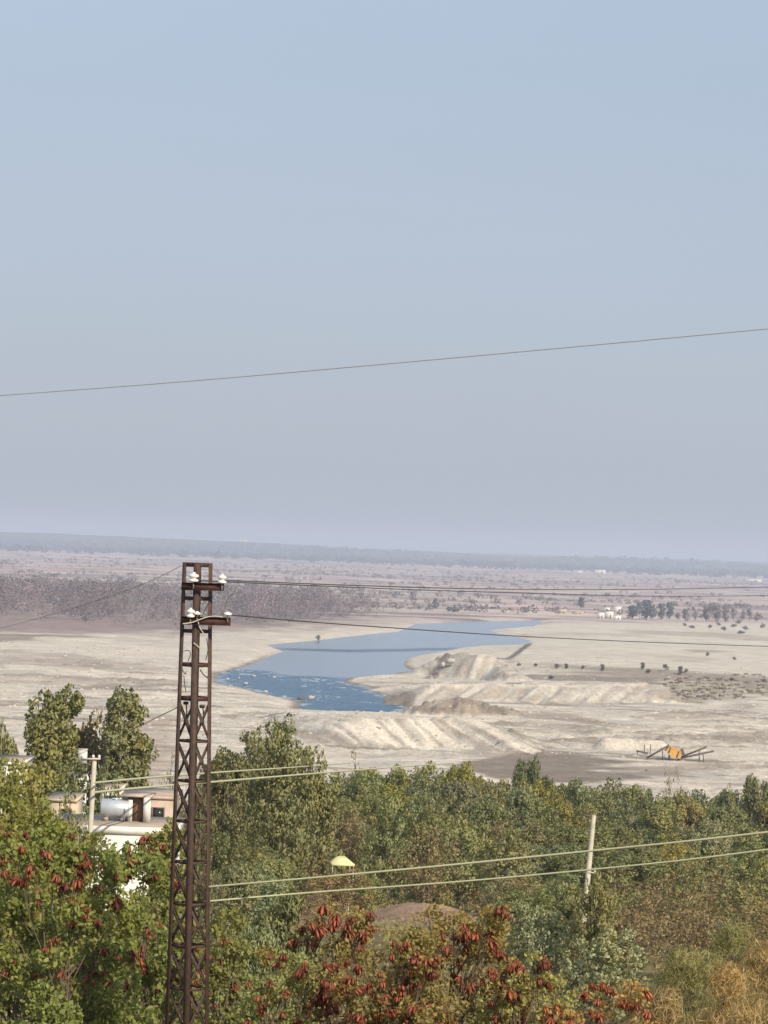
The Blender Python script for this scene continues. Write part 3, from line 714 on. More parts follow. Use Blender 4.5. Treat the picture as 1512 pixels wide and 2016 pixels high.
rr_ = np.random.default_rng(191); _j = lambda s: rr_.normal() * s
L1 = [(-.68 + _j(.1), _j(.25), z, .55 + rr_.random() * .15, .66) for z in np.arange(4.5, 13.5, 1.0)] + [(.72 + _j(.12), _j(.25), z, .55 + rr_.random() * .18, .66) for z in np.arange(4.5, 13.3, 1.05)] + \
     [(_j(.5), _j(.4), z, .75, .7) for z in np.arange(4, 9.6, .9)] + [(1.5, 0, 9.2, .6, .6), (-1.2, 0, 11.2, .4, .4), (1.3, .1, 12.0, .4, .4)]
KIND['twin', 0] = make_tree(291, 14.0, L1, 330, 46, 0.34, 0.24, 0.9, 0.30, 0.12, 2, 'palebark', 0.9, squash=1.2)
L2 = [(-.25, 0, 13.35, .6, .5), (.55, .1, 13.0, .62, .55), (1.25, 0, 12.2, .55, .6), (-.95, .1, 12.3, .5, .6), (.1, 0, 12.1, .8, .7), (1.35, .1, 11.1, .5, .5), (-.3, 0, 10.9, .7, .7), (.7, 0, 10.9, .6, .6), (-1.45, 0, 10.2, .55, .6), (-.9, .1, 10.4, .5, .6)] + \
     [(x + _j(.12), _j(.4), z + _j(.2), .68, .75) for z in np.arange(4.2, 10.2, 1.15) for x in (-1.15, -.2, .75)]
KIND['twin', 1] = make_tree(293, 14.0, L2, 340, 46, 0.34, 0.24, 0.9, 0.30, 0.12, 2, 'palebark', 0.9, squash=1.2)
def tilt(o, ax): o.rotation_euler[0] += ax[0]; o.rotation_euler[1] += ax[1]
def plant(key, name, label, cat, px, top, d, wpx=None, col=(0.08, 0.09, 0.03), group=None, rz=0.0, sink=0.15, hmin=0.6, hmm=None, parts=True):
    tr, cr, h0, w0 = KIND[key]
    g = ground_at(px, d)
    hh = max(top_z(px, top, d) - g[2] + sink, hmin) if hmm is None else hmm
    sz = hh / h0
    sx = (wpx / F * d) / w0 if wpx else sz
    if key[0] in ('tall', 'broad'): sx = min(max(sx, .72 * sz), 1.5 * sz)
    o = thing(name, label, cat, (g[0], g[1], g[2] - sink), rz, group, (sx, sx, sz))
    a = obj('trunk', tr, o) if parts else None
    b = obj('crown', cr, o); b.color = (*col, 1)
    return o

RNG = np.random.default_rng(11)
OL = np.array([0.252, 0.255, 0.120]); DK = np.array([0.185, 0.196, 0.098]); GY = np.array([0.240, 0.268, 0.155]); YG = np.array([0.300, 0.290, 0.088]); BR = np.array([0.285, 0.225, 0.122]); TAN = np.array([0.43, 0.32, 0.160])
OL, DK, GY, YG, BR, TAN = OL * 1.24, DK * 1.3, GY * 1.24, YG * 1.15, BR * 1.2, TAN * 1.1
def jit(c, k=0.15): return tuple(np.clip(np.asarray(c) * (1 + RNG.uniform(-k, k)) * (1 + RNG.uniform(-0.06, 0.06, 3)), 0, 1))

# trees that can be pointed at
T = [
 # key, px, top, d, width px, colour, name, label, category
 (('twin',0),  85,1336,168,None,OL, 'eucalyptus_tree','tall slender olive tree with two feathery columns above the village houses','tree'),
 (('twin',1), 232,1348,172,None,OL, 'eucalyptus_tree','tall feathery olive tree just behind the leaning concrete pole','tree'),
 (('broad',2), 152,1402,176, 66,BR*.8, 'eucalyptus_tree','thin brownish tree between the two tall feathery village trees','tree'),
 (('euc',3), -12,1400,165, 80,OL, 'eucalyptus_tree','olive tree cut by the picture edge beside the village','tree'),
 (('bush',0), 222,1545,163,120,DK, 'leafy_tree','low dark tree under the tall feathery tree behind the pole','tree'),
 (('broad',3),120,1480,160,150,DK, 'leafy_tree','broad dark tree spreading behind the white house wall','tree'),
 (('broad',1), 30,1500,140,120,YG, 'leafy_tree','yellow-green leafy tree standing over the village roofs','tree'),
 (('conifer',0),326,1490,205,44,DK, 'conifer','small dark pointed conifer beside the steel lattice pylon','tree'),
 (('tall',0),545,1404,215,190,OL, 'leafy_tree','tallest dense olive tree of the belt, right of the pylon','tree'),
 (('tall',1), 480,1436,222, 110,OL*.9, 'leafy_tree','dense olive tree just beside the pylon','tree'),
 (('tall',2),440,1468,208, 95,DK, 'leafy_tree','dark leafy tree half hidden by the steel pylon','tree'),
 (('tall',3),607,1458,235, 95,OL, 'leafy_tree','olive tree with a loose side branch below the gravel bank','tree'),
 (('conifer',0),690,1482,330, 62,OL*.9, 'leafy_tree','narrow pointed olive tree in front of the striped gravel bank','tree'),
 (('euc',2),1022,1494,335, 62,DK, 'leafy_tree','slim dark tree rising above the belt at the brown earth','tree'),
 (('euc',2),1072,1533,332, 30,DK, 'leafy_tree','thin dark sapling top beside the slim dark tree','tree'),
 (('tall',1),832,1498,325,105,YG, 'leafy_tree','bright yellow-green tree along the upper edge of the belt','tree'),
 (('tall',2),895,1496,322, 100,YG*.9, 'leafy_tree','bright green tree where the pale cables cross the upper belt edge','tree'),
 (('euc',0),1488,1520,310, 70,GY, 'leafy_tree','grey-green tree with open branches at the belt corner','tree'),
 (('euc',1),1425,1540,312, 66,GY, 'leafy_tree','loose grey-green tree below the yellow crusher','tree'),
 (('brush',1),1312,1540,322, 52,BR*.8, 'leafy_tree','small brownish tree poking above the belt','tree'),
 (('tall',3),1255,1553,318,105,DK, 'leafy_tree','rounded dark green tree just below the pale track','tree'),
 (('broad',3),1345,1690,172,130,OL, 'leafy_tree','rounded olive bush right of the white pole','bush'),
 (('bush',1),1040,1785,118,190,GY*1.3, 'shrub','pale grey-green bush beyond the red-podded shrub','bush'),
 (('bush',2),1185,1845,104,240,GY*1.3, 'shrub','large grey-green rounded bush with pale leaves','bush'),
 (('bush',3),1105,1745,150,130,OL, 'shrub','olive bush at the foot of the leaning white pole','bush'),
]
for key, px, top, d, w, c, nm, lab, cat in T:
    plant(key, nm, lab, cat, px, top, d, w, jit(c, 0.06), rz=RNG.random() * 6.28)

# the belt: rows from far to near
def belt_top(px, d):
    a = np.interp(d, [120, 145, 165, 185, 205, 225, 250, 275, 300, 335], [1815, 1775, 1745, 1718, 1690, 1662, 1632, 1603, 1572, 1532])
    return a + np.interp(px, [400, 700, 1000, 1200, 1300, 1600], [-35, -28, -18, 4, 10, 2])
n_row = 0
for d, step in ((345, 48), (322, 60), (300, 62), (275, 66), (250, 72), (226, 78), (205, 88), (185, 92), (165, 98), (145, 108)):
    px = 395 + RNG.random() * 30
    while px < 1740:
        dd = d + RNG.uniform(-9, 9); tp = belt_top(px, d) + RNG.normal() * 11
        skip = d <= 230 and 590 < px < 770
        skip |= d <= 210 and 560 < px < 960
        if d >= 340: tp = belt_top(px, 335) + RNG.uniform(-8, 24)
        if not skip:
            u = RNG.random()
            brown = (560 < px < 1010 and d < 260) or (1200 < px < 1600 and d < 190)
            if brown: key, c, lab, grp = ('brush', int(RNG.integers(3))) if u < .5 else ('bush', int(RNG.integers(4))), BR if u < .6 else OL, 'brownish brush on the slope among the belt trees', 'dry brush on the slope'
            elif d > 215: key, c, lab, grp = (('tall', int(RNG.integers(4))) if u < .8 else ('euc', int(RNG.integers(4)))), (OL, DK, GY, YG, OL)[int(RNG.integers(5))], 'olive-green tree in the dense belt below the river flats', 'trees of the green belt'
            else: key, c, lab, grp = (('broad', int(RNG.integers(5))) if u < .4 else ('bush', int(RNG.integers(4)))), (OL, DK, GY, OL)[int(RNG.integers(4))], 'leafy green bush on the near side of the tree belt', 'bushes of the near slope'
            wp = step * RNG.uniform(1.7, 2.4)
            plant(key, 'dry_shrub' if brown else ('leafy_tree' if d > 215 else 'shrub'), lab, 'tree' if d > 215 and not brown else 'bush', px, tp, dd, wp, jit(c), grp, RNG.random() * 6.28)
        px += step * RNG.uniform(0.8, 1.2)
plant(('bush', 1), 'dry_shrub', 'brown brush hiding the posts of the small yellow canopy', 'bush', 668, 1719, 196, 150, jit(BR), rz=1.0)
plant(('bush', 2), 'shrub', 'round green bush hiding the foot of the leaning white pole', 'bush', 1165, 1738, 116, 150, jit(OL), rz=2.0)
plant(('brush', 2), 'dry_shrub', 'brown brush just left of the bare earth hump', 'bush', 625, 1755, 176, 130, jit(BR), rz=.4)
plant(('bush', 3), 'shrub', 'green bush against the lower wall of the white house', 'bush', 305, 1688, 112, 140, jit(OL), rz=1.0)
plant(('bush', 1), 'shrub', 'olive bush just right of the small yellow canopy', 'bush', 712, 1722, 200, 100, jit(OL * .9), rz=2.0)
plant(('bush', 0), 'shrub', 'dark green bush left of the leaning pole, hiding the flat roof corner', 'bush', 120, 1592, 124, 130, jit(OL), rz=.5)
near_leafy = [(0, 1478, 92, 180, 'yellow-green leafy tree veiling the white house at the picture edge'), (105, 1560, 84, 170, 'leafy yellow-green shrub in front of the cream house')]
# village side: bushes below the roofs and along the slope
for px, top, d, w, c, k in ((20,1600,118,120,YG,'bush'),(95,1640,112,120,OL,'bush'),(-40,1560,116,120,OL,'broad'),(300,1560,185,70,BR,'brush'),(345,1575,190,70,BR,'brush'),(380,1560,200,80,DK,'bush'),(60,1540,175,90,DK,'broad'),
                            (430,1640,150,110,DK,'broad'),(480,1700,128,130,GY,'euc'),(400,1720,120,110,DK,'bush'),(545,1690,160,90,OL,'euc')):
    plant((k, int(RNG.integers(3))), 'dry_shrub' if k == 'brush' else 'shrub', 'leafy bush growing between the village houses and the pylon' if k != 'brush' else 'brown brush on the bank beside the pylon', 'bush', px, top, d, w, jit(c), 'bushes by the village' if k != 'brush' else 'brown brush by the bank', RNG.random() * 6.28)

# ------------------------------------------------------------------ near plants with leaves and red pods
def pod_mesh(seed, n, L):
    rng = np.random.default_rng(seed); mb_v, mb_f, o = [], [], 0
    for i in range(n):
        a = rng.random() * 6.28; r = rng.random() * 0.09 * L / 0.16
        top = np.array([r * math.cos(a) * .5, r * math.sin(a) * .5, rng.uniform(-.03, .05)])
        l = L * rng.uniform(.6, 1.25); w = l * rng.uniform(.09, .13)
        end = top + np.array([math.cos(a) * r * 1.2, math.sin(a) * r * 1.2, -l])
        s = unit(np.array([-math.sin(a), math.cos(a), 0.0]) + rng.normal(size=3) * .3); bow = np.array([math.cos(a), math.sin(a), 0]) * l * .1
        m1 = top * .7 + end * .3 + bow; m2 = top * .3 + end * .7 + bow
        v = np.array([top, m1 + s * w, m2 + s * w, end, m2 - s * w, m1 - s * w]); th = np.cross(s, unit(end - top)) * w * .28
        v = np.vstack([v, v[1:3].mean(0) * .5 + v[4:6].mean(0) * .5 + th, v[1:3].mean(0) * .5 + v[4:6].mean(0) * .5 - th])
        for k in range(6):
            mb_f += [[o + k, o + (k + 1) % 6, o + 6], [o + (k + 1) % 6, o + k, o + 7]]
        mb_v.append(v); o += 8
    return mesh('pod_cluster', np.concatenate(mb_v), np.array(mb_f), M['pod'])
PODS = [pod_mesh(500 + i, 12 + 4 * i, 0.17) for i in range(4)]
POD_RED = np.array([0.29, 0.088, 0.052]); POD_ORANGE = np.array([0.42, 0.135, 0.055])

def podded(seed, name, label, px, top, d, wpx, col, lobefn, npods, podcol, nclump, nleaf, crad, lsize, hexleaf=True, podtop=0.0, podlen=1.0, droop=0.5, aspect=0.27, podmix=0.0):
    rng = np.random.default_rng(seed)
    g = ground_at(px, d); h = top_z(px, top, d) - g[2]; w = wpx / F * d
    L = lobefn(rng, h, w)
    nclump = min(15 * len(L), 1100)
    tr, cr, _, _ = make_tree(seed + 1, h, L, nclump, nleaf, crad, lsize, droop, aspect, 0.05, 4, hexleaf=hexleaf)
    o = thing(name, label, 'bush', g, 0)
    obj('trunk', tr, o); c = obj('crown', cr, o); c.color = (*col, 1)
    pc = clumps(L, npods * 6, rng, 0.98)
    pc = pc[(pc[:, 1] < 0.06 * w) & (pc[:, 2] > max(podtop, .45) * h)][:npods]     # the pods that show: sunny outer side
    for p in pc:
        p = p + np.array([0, -0.20, 0.06])
        q = obj('pod_cluster', PODS[int(rng.integers(4))], o, p)
        q.rotation_euler = (rng.normal() * .25, rng.normal() * .25, rng.random() * 6.28); s = rng.uniform(.65, 1.2) * podlen; q.scale = (s, s, s)
        cc = (podcol * (1 - (bw := rng.random() * .6)) + np.array([0.17, 0.085, 0.045]) * bw) * rng.uniform(.6, 1.25) * (1 - podmix) + POD_ORANGE * podmix * rng.random()
        q.color = (*cc, 1)
    return o
def lob_grid(cell, zlo, dome, deep):
    def f(rng, h, w):
        nx, nz = max(3, int(round(w / cell))), max(3, int(round(h * (.96 - zlo) / cell))); out = []
        for i in range(nx):
            for k in range(nz):
                x = (i + .5 + rng.uniform(-.4, .4)) / nx - .5; z = zlo + (.96 - zlo) * (k + .5 + rng.uniform(-.4, .4)) / nz
                if z > .97 - dome * abs(x) ** 1.6 + rng.uniform(-.06, .03) or rng.random() < .08: continue
                out.append((x * w, rng.uniform(-deep, deep) * w, z * h, cell * rng.uniform(.42, .68), cell * rng.uniform(.42, .68)))
        return out
    return f
lob_big = lob_grid(.62, .16, .9, .24)
NG = np.array([0.32, 0.33, 0.115])
podded(610, 'podded_shrub', 'big leafy green shrub with dark red pods below the white house', 95, 1600, 60, 350, tuple(NG * np.array([.82, .9, .8])), lob_big, 75, POD_RED, 900, 26, 0.17, 0.115)
podded(640, 'podded_shrub', 'leafy shrub with red pods between the white house and the pylon', 258, 1640, 63, 235, tuple(NG * np.array([.74, .84, .75])), lob_big, 55, POD_RED, 560, 26, 0.15, 0.105)
podded(670, 'podded_shrub', 'yellow-green shrub with red pods at the picture edge below the village', 10, 1540, 66, 190, tuple(NG * np.array([.9, .92, .85])), lob_big, 36, POD_RED, 480, 26, 0.17, 0.115)
podded(715, 'podded_shrub', 'leafy shrub with red pods pressed against the steel pylon on its village side', 318, 1668, 66, 120, tuple(NG * .85), lob_big, 24, POD_RED, 110, 24, 0.14, 0.10)
podded(722, 'podded_shrub', 'tall thin shrub with red pods covering the corner of the white house by the pylon', 305, 1585, 70, 90, tuple(NG * .85), lob_grid(.5, .3, .6, .3), 30, POD_RED, 110, 24, 0.14, 0.10)
podded(700, 'podded_shrub', 'small leafy shrub with red pods showing right of the pylon', 425, 1770, 62, 110, tuple(NG * .8), lob_big, 9, POD_RED, 220, 24, 0.14, 0.10)
lob_spread = lob_grid(.38, .22, .6, .2)
podded(730, 'podded_shrub', 'wide yellowish shrub full of dark red pods before the bare earth hump', 655, 1765, 47, 290, tuple(NG * np.array([1.0, .78, .85])), lob_spread, 98, POD_RED, 1000, 24, 0.11, 0.062, podlen=.85, podtop=.5)
podded(760, 'podded_shrub', 'yellowish shrub with rust-red pods right of the bare earth hump', 885, 1760, 46, 300, tuple(NG * np.array([1.02, .78, .8])), lob_spread, 98, POD_RED, 900, 24, 0.11, 0.062, podlen=.85, podtop=.5, podmix=.35)
podded(778, 'podded_shrub', 'low yellowish shrub with red pods filling the gap before the bare hump', 770, 1800, 44, 250, tuple(NG * np.array([1.0, .8, .85])), lob_spread, 98, POD_RED, 400, 22, 0.11, 0.062, podlen=.7, podmix=.2)
podded(784, 'podded_shrub', 'low shrub with few red pods beside the grey-green drooping shrub', 545, 1850, 45, 150, tuple(NG * np.array([1.0, 1.0, 1.1])), lob_spread, 22, POD_RED, 400, 22, 0.11, 0.062, podlen=.75)
podded(790, 'podded_shrub', 'low olive shrub with rust pods before the pale grey-green bushes', 1020, 1850, 45, 200, tuple(NG * np.array([1.2, 1.1, 1.1])), lob_spread, 30, POD_RED, 520, 24, 0.10, 0.06, podlen=.8, podmix=.6)
podded(820, 'podded_shrub', 'low shrub covered in orange-red pods at the bottom of the picture', 1165, 1915, 41, 270, tuple(NG * np.array([1.5, .95, 1.0])), lob_spread, 95, POD_ORANGE, 360, 22, 0.10, 0.055, podlen=.7, podmix=.3)

for i, (px, tp, d, w, lab) in enumerate(near_leafy):
    rng = np.random.default_rng(860 + i); g = ground_at(px, d); h = top_z(px, tp, d) - g[2]; w = w / F * d
    tr, cr, _, _ = make_tree(870 + i, h, lob_grid(.75, .2, 1.0, .2)(rng, h, w), 520, 20, .22, .15, .5, .27, .06, 2, hexleaf=True)
    o = thing('leafy_shrub', lab, 'bush', g); obj('trunk', tr, o); c = obj('crown', cr, o); c.color = (*(NG * np.array([.82, .82, .75])), 1)
# grey-green drooping shrub at the pylon's foot, dry shrubs on the right
def near_plain(seed, name, label, px, top, d, wpx, col, nclump, nleaf, crad, lsize, droop, aspect, lob=lob_big, up=.3):
    rng = np.random.default_rng(seed); g = ground_at(px, d); h = top_z(px, top, d) - g[2]; w = wpx / F * d
    tr, cr, _, _ = make_tree(seed + 1, h, (LL := lob(rng, h, w)), min(max(nclump, 13 * len(LL)), 1100), nleaf, crad, lsize, droop, aspect, 0.05, 4, up=up)
    o = thing(name, label, 'bush', g); obj('trunk', tr, o); c = obj('crown', cr, o); c.color = (*col, 1)
near_plain(900, 'shrub', 'grey-green shrub with drooping narrow leaves beside the pylon foot', 490, 1800, 72, 170, tuple(GY * 1.15), 480, 30, 0.17, 0.13, 1.6, 0.16)
near_plain(903, 'shrub', 'dark drooping shrub behind the grey-green one by the pylon', 545, 1745, 105, 130, tuple(DK * 1.1), 420, 30, 0.22, 0.17, 1.5, 0.2)
for i, (px, tp, d, w, c) in enumerate(((1330,1850,66,170,OL*.8+TAN*.15),(1440,1800,72,190,OL*.9),(1420,1905,52,180,TAN),(1530,1820,60,190,TAN),(1290,1930,50,150,TAN*.85),(1500,1940,45,170,TAN*1.1),(1640,1850,58,190,TAN))):
    near_plain(920 + 5 * i, 'dry_shrub', ('olive wispy grassy shrub beside the grey-green bush', 'taller olive wispy grassy shrub behind the straw-coloured ones')[i] if i < 2 else 'straw-coloured wispy dry shrub in the corner beside the grey-green bushes', px, tp, d, w, tuple(c * 1.12), 700, 28, 0.17, 0.19, -0.8, 0.036, lob_grid(.5, .12, .8, .25), 0.1)
for o in S.objects:
    if o.get('label', '').startswith('straw-coloured wispy'): o['group'] = 'dry tan shrubs'

# loose undergrowth over the slope: nobody could count it
def undergrowth():
    rng = np.random.default_rng(77); n = 5200
    d = 90 + 420 * rng.random(n) ** 1.1; px = rng.uniform(-150, 1700, n)
    x = (px - W / 2) / F * d; z = terrain(x, d)
    keep = np.ones(n, bool)
    for c, r in ((MOUND[0], 3.6), (MOUND[1], 2.6)): keep &= ((x - c[0]) / r) ** 2 + ((d - c[1]) / (r * 1.6)) ** 2 > 1
    x, d, z = x[keep], d[keep], z[keep]; n = len(x)
    k = np.repeat(np.arange(n), 22)
    rr = (0.25 + 0.5 * rng.random(n)) * (0.6 + d / 330)
    off = in_ball(len(k), rng, .3); off[:, 2] = np.abs(off[:, 2]) * .9
    pts = np.stack([x, d, z], 1)[k] + off * rr[k][:, None]
    v, f = leaf_quads(pts, 0.16 * (0.6 + d[k] / 260), rng, -0.3, 0.25, .2)
    o = obj('undergrowth', mesh('undergrowth', v, f, M['leaf'])); o.color = (*(OL * .6 + BR * .5), 1)
    tag(o, kind='stuff')
undergrowth()

# ------------------------------------------------------------------ far vegetation
def far_mass(name, cx, cy, h, rw, per, qs, col, seed, mat='leaf_mass', var=0.4):
    rng = np.random.default_rng(seed); n = len(cx); z = terrain(cx, cy)
    hh = h * (1 + rng.uniform(-var, var, n))
    k = np.repeat(np.arange(n), per)
    off = in_ball(len(k), rng, .45)
    pts = np.stack([cx[k] + off[:, 0] * rw * hh[k], cy[k] + off[:, 1] * rw * hh[k], z[k] + hh[k] * (.52 + .46 * off[:, 2])], 1)
    v, f = leaf_quads(pts, qs * hh[k] / h, rng, .1, .42, .2)
    V = v.reshape(-1, 4, 3); cen = np.stack([cx[k], cy[k], z[k] + hh[k] * .45], 1); out = unit(V.mean(1) - cen)
    gn = unit(np.cross(V[:, 1] - V[:, 0], V[:, 3] - V[:, 0])); fl = (gn * out).sum(1) < 0
    f[fl] = f[fl][:, ::-1]; gn[fl] *= -1
    me = mesh(name, v, f, M[mat], True); me.normals_split_custom_set_from_vertices(np.repeat(unit(out * .9 + gn * .1), 4, 0).tolist())
    tv = rng.uniform(.62, 1.3, n)[:, None] * (1 + rng.normal(size=(n, 3)) * .05); a = me.color_attributes.new('Kind', 'FLOAT_COLOR', 'POINT')
    a.data.foreach_set('color', np.concatenate([np.repeat(tv[k], 4, 0), np.ones((4 * len(k), 1))], 1).astype(np.float32).ravel())
    o = obj(name, me); o.color = (*col, 1); tag(o, kind='stuff'); return o
def px_inside(poly, n, seed, dens=None):
    rng = np.random.default_rng(seed); p = np.asarray(poly, float)
    X, Y = [], []
    while len(X) < n:
        x = rng.uniform(p[:, 0].min(), p[:, 0].max(), 4 * n); y = rng.uniform(p[:, 1].min(), p[:, 1].max(), 4 * n)
        k = sdf(p, x, y) < 0
        X += list(x[k]); Y += list(y[k])
    w = at_z(np.array(X[:n]), np.array(Y[:n]), 1.2)
    return w[:, 0], w[:, 1]
cx, cy = px_inside([(-260,1165),(60,1170),(160,1180),(330,1188),(440,1195),(600,1200),(700,1205),(775,1212),(690,1222),(600,1228),(480,1236),(420,1240),(330,1244),(250,1236),(150,1226),(0,1222),(-260,1228)], 560, 31)
kk = fbm(cx / 130, cy / 260, 3, 61.0) > -.14 + .22 * smooth(-.02, .06, cx / cy) - .3 * (np.random.default_rng(5).random(len(cx)) < .3); cx, cy = cx[kk], cy[kk]
far_mass('far_wood', cx, cy, 19.0, .5, 420, .85, (0.285, 0.222, 0.225), 32)
cx, cy = px_inside([(-260,1140),(200,1160),(400,1172),(560,1178),(740,1198),(560,1200),(200,1184),(-260,1172)], 220, 33)
far_mass('scattered_wood', cx, cy, 11.0, .45, 90, 1.4, (0.34, 0.28, 0.28), 34)
cx, cy = px_inside([(1290,1336),(1420,1334),(1700,1342),(1700,1382),(1512,1372),(1400,1382),(1330,1378)], 420, 35)
far_mass('scrub', cx, cy, 0.55, 1.5, 34, 0.36, (0.22, 0.165, 0.105), 36, var=.6)
rng = np.random.default_rng(37)
cy = 9500 + 4200 * rng.random(2600) ** .6; cx = rng.uniform(-.2, .2, 2600) * cy
far_mass('distant_wood', cx, cy, 17.0, .8, 16, 9.0, (0.05, 0.062, 0.045), 38)
X, Y = [], []
for i in range(150):       # hedge lines between the far fields
    y0 = 2700 * (8500 / 2700) ** rng.random(); x0 = rng.uniform(-.16, .16) * y0; L = rng.uniform(.02, .09) * y0; n = int(rng.integers(6, 22)); a = rng.normal() * .25
    t = rng.uniform(-.5, .5, n); X += list(x0 + t * L); Y += list(y0 + t * L * a + rng.normal(size=n) * 6)
far_mass('field_scrub', np.array(X), np.array(Y), 3.6, .9, 22, 1.6, (0.21, 0.165, 0.15), 39, var=.6)

# far trees and bushes one can tell apart
FT = (0.10, 0.105, 0.085); FB = (0.20, 0.165, 0.115); FM = (0.29, 0.235, 0.225)
def far_tree(px, base, top, w, k, col, label, name='far_tree', cat='tree', group=None, z=1.2):
    p = at_z(px, base, z); d = p[1]; h = (base - top) / F * d
    tr, cr, h0, w0 = KIND['far', k]
    o = thing(name, label, cat, (p[0], p[1], gz(p[0], p[1]) - .2), RNG.random() * 6.28, group, (w / F * d / w0, w / F * d / w0, h / h0))
    obj('trunk', tr, o); c = obj('crown', cr, o); c.color = (*col, 1)
far_tree(812,1188,1166,14,0,FM,'lone round dark tree on the far plain beyond the river')
far_tree(858,1199,1178,9,2,FM,'lone thin tree on the far plain near the round dark one')
far_tree(845,1199,1190,9,1,FM,'low dark bush beside the lone thin tree on the far plain')
far_tree(1144,1198,1176,12,2,FT,'lone upright tree behind the pale hut')
far_tree(626,1258,1245,12,0,FB,'lone small tree on the sandy left river bank')
far_tree(168,1226,1214,14,1,FM,'lone dark bush at the wood edge on the left flats')
for px, b, t, w, k in ((1244,1219,1192,20,2),(1258,1221,1186,22,0),(1272,1221,1182,22,2),(1284,1222,1194,18,1),(1302,1221,1188,14,2),(1318,1220,1187,14,2)):
    far_tree(px, b, t, w, k, (0.16,0.185,0.175), 'dark bluish tree in the clump beside the far white houses', group='dark clump by the far houses')
for px, b, t, w, k in ((1350,1224,1199,13,2),(1368,1224,1204,14,0),(1390,1224,1194,14,2),(1402,1225,1188,20,0),(1412,1226,1192,14,2),(1428,1226,1197,12,2),(1444,1224,1198,16,0),(1462,1224,1202,14,1),(1475,1224,1198,14,0),(1490,1226,1206,16,1),(1335,1222,1206,12,1)):
    far_tree(px, b, t, w, k, FM, 'greyish tree in the loose far row at the edge of the plain', group='loose far row of trees')
for px, b, w in ((1352,1236,14),(1372,1235,12),(1390,1234,12),(1408,1234,12),(1420,1243,14),(1440,1237,16),(1448,1234,12),(1470,1242,14),(1495,1238,14),(1512,1246,14),(1460,1252,14),(1535,1240,14)):
    px += RNG.uniform(-9, 9); b += RNG.uniform(-4, 4); w *= RNG.uniform(.6, 1.7)
    far_tree(px, b, b - RNG.uniform(5, 11), w, 1, FM, 'small round bush dotted over the pinkish far field', name='far_bush', cat='bush', group='bushes dotted over the far field')
for px, b, t, w, k in ((1021,1305,1298,10,1),(1055,1306,1299,12,1),(1097,1312,1301,16,0),(1115,1312,1301,7,2),(1147,1312,1303,9,1),(1186,1316,1302,8,2),(1265,1318,1304,8,2),(1276,1321,1312,16,1),(1310,1321,1308,14,0),(1339,1324,1306,9,2),(1350,1324,1315,10,1),(1085,1332,1324,18,1),(1440,1336,1328,16,1),(1505,1338,1330,14,1),(1392,1293,1283,9,1),(1446,1300,1293,9,1)):
    far_tree(px, b, t, w, k, FB, 'small dark bush along the foot of the upper gravel terrace', name='far_bush', cat='bush', group='bushes along the terrace foot', z=3.0)
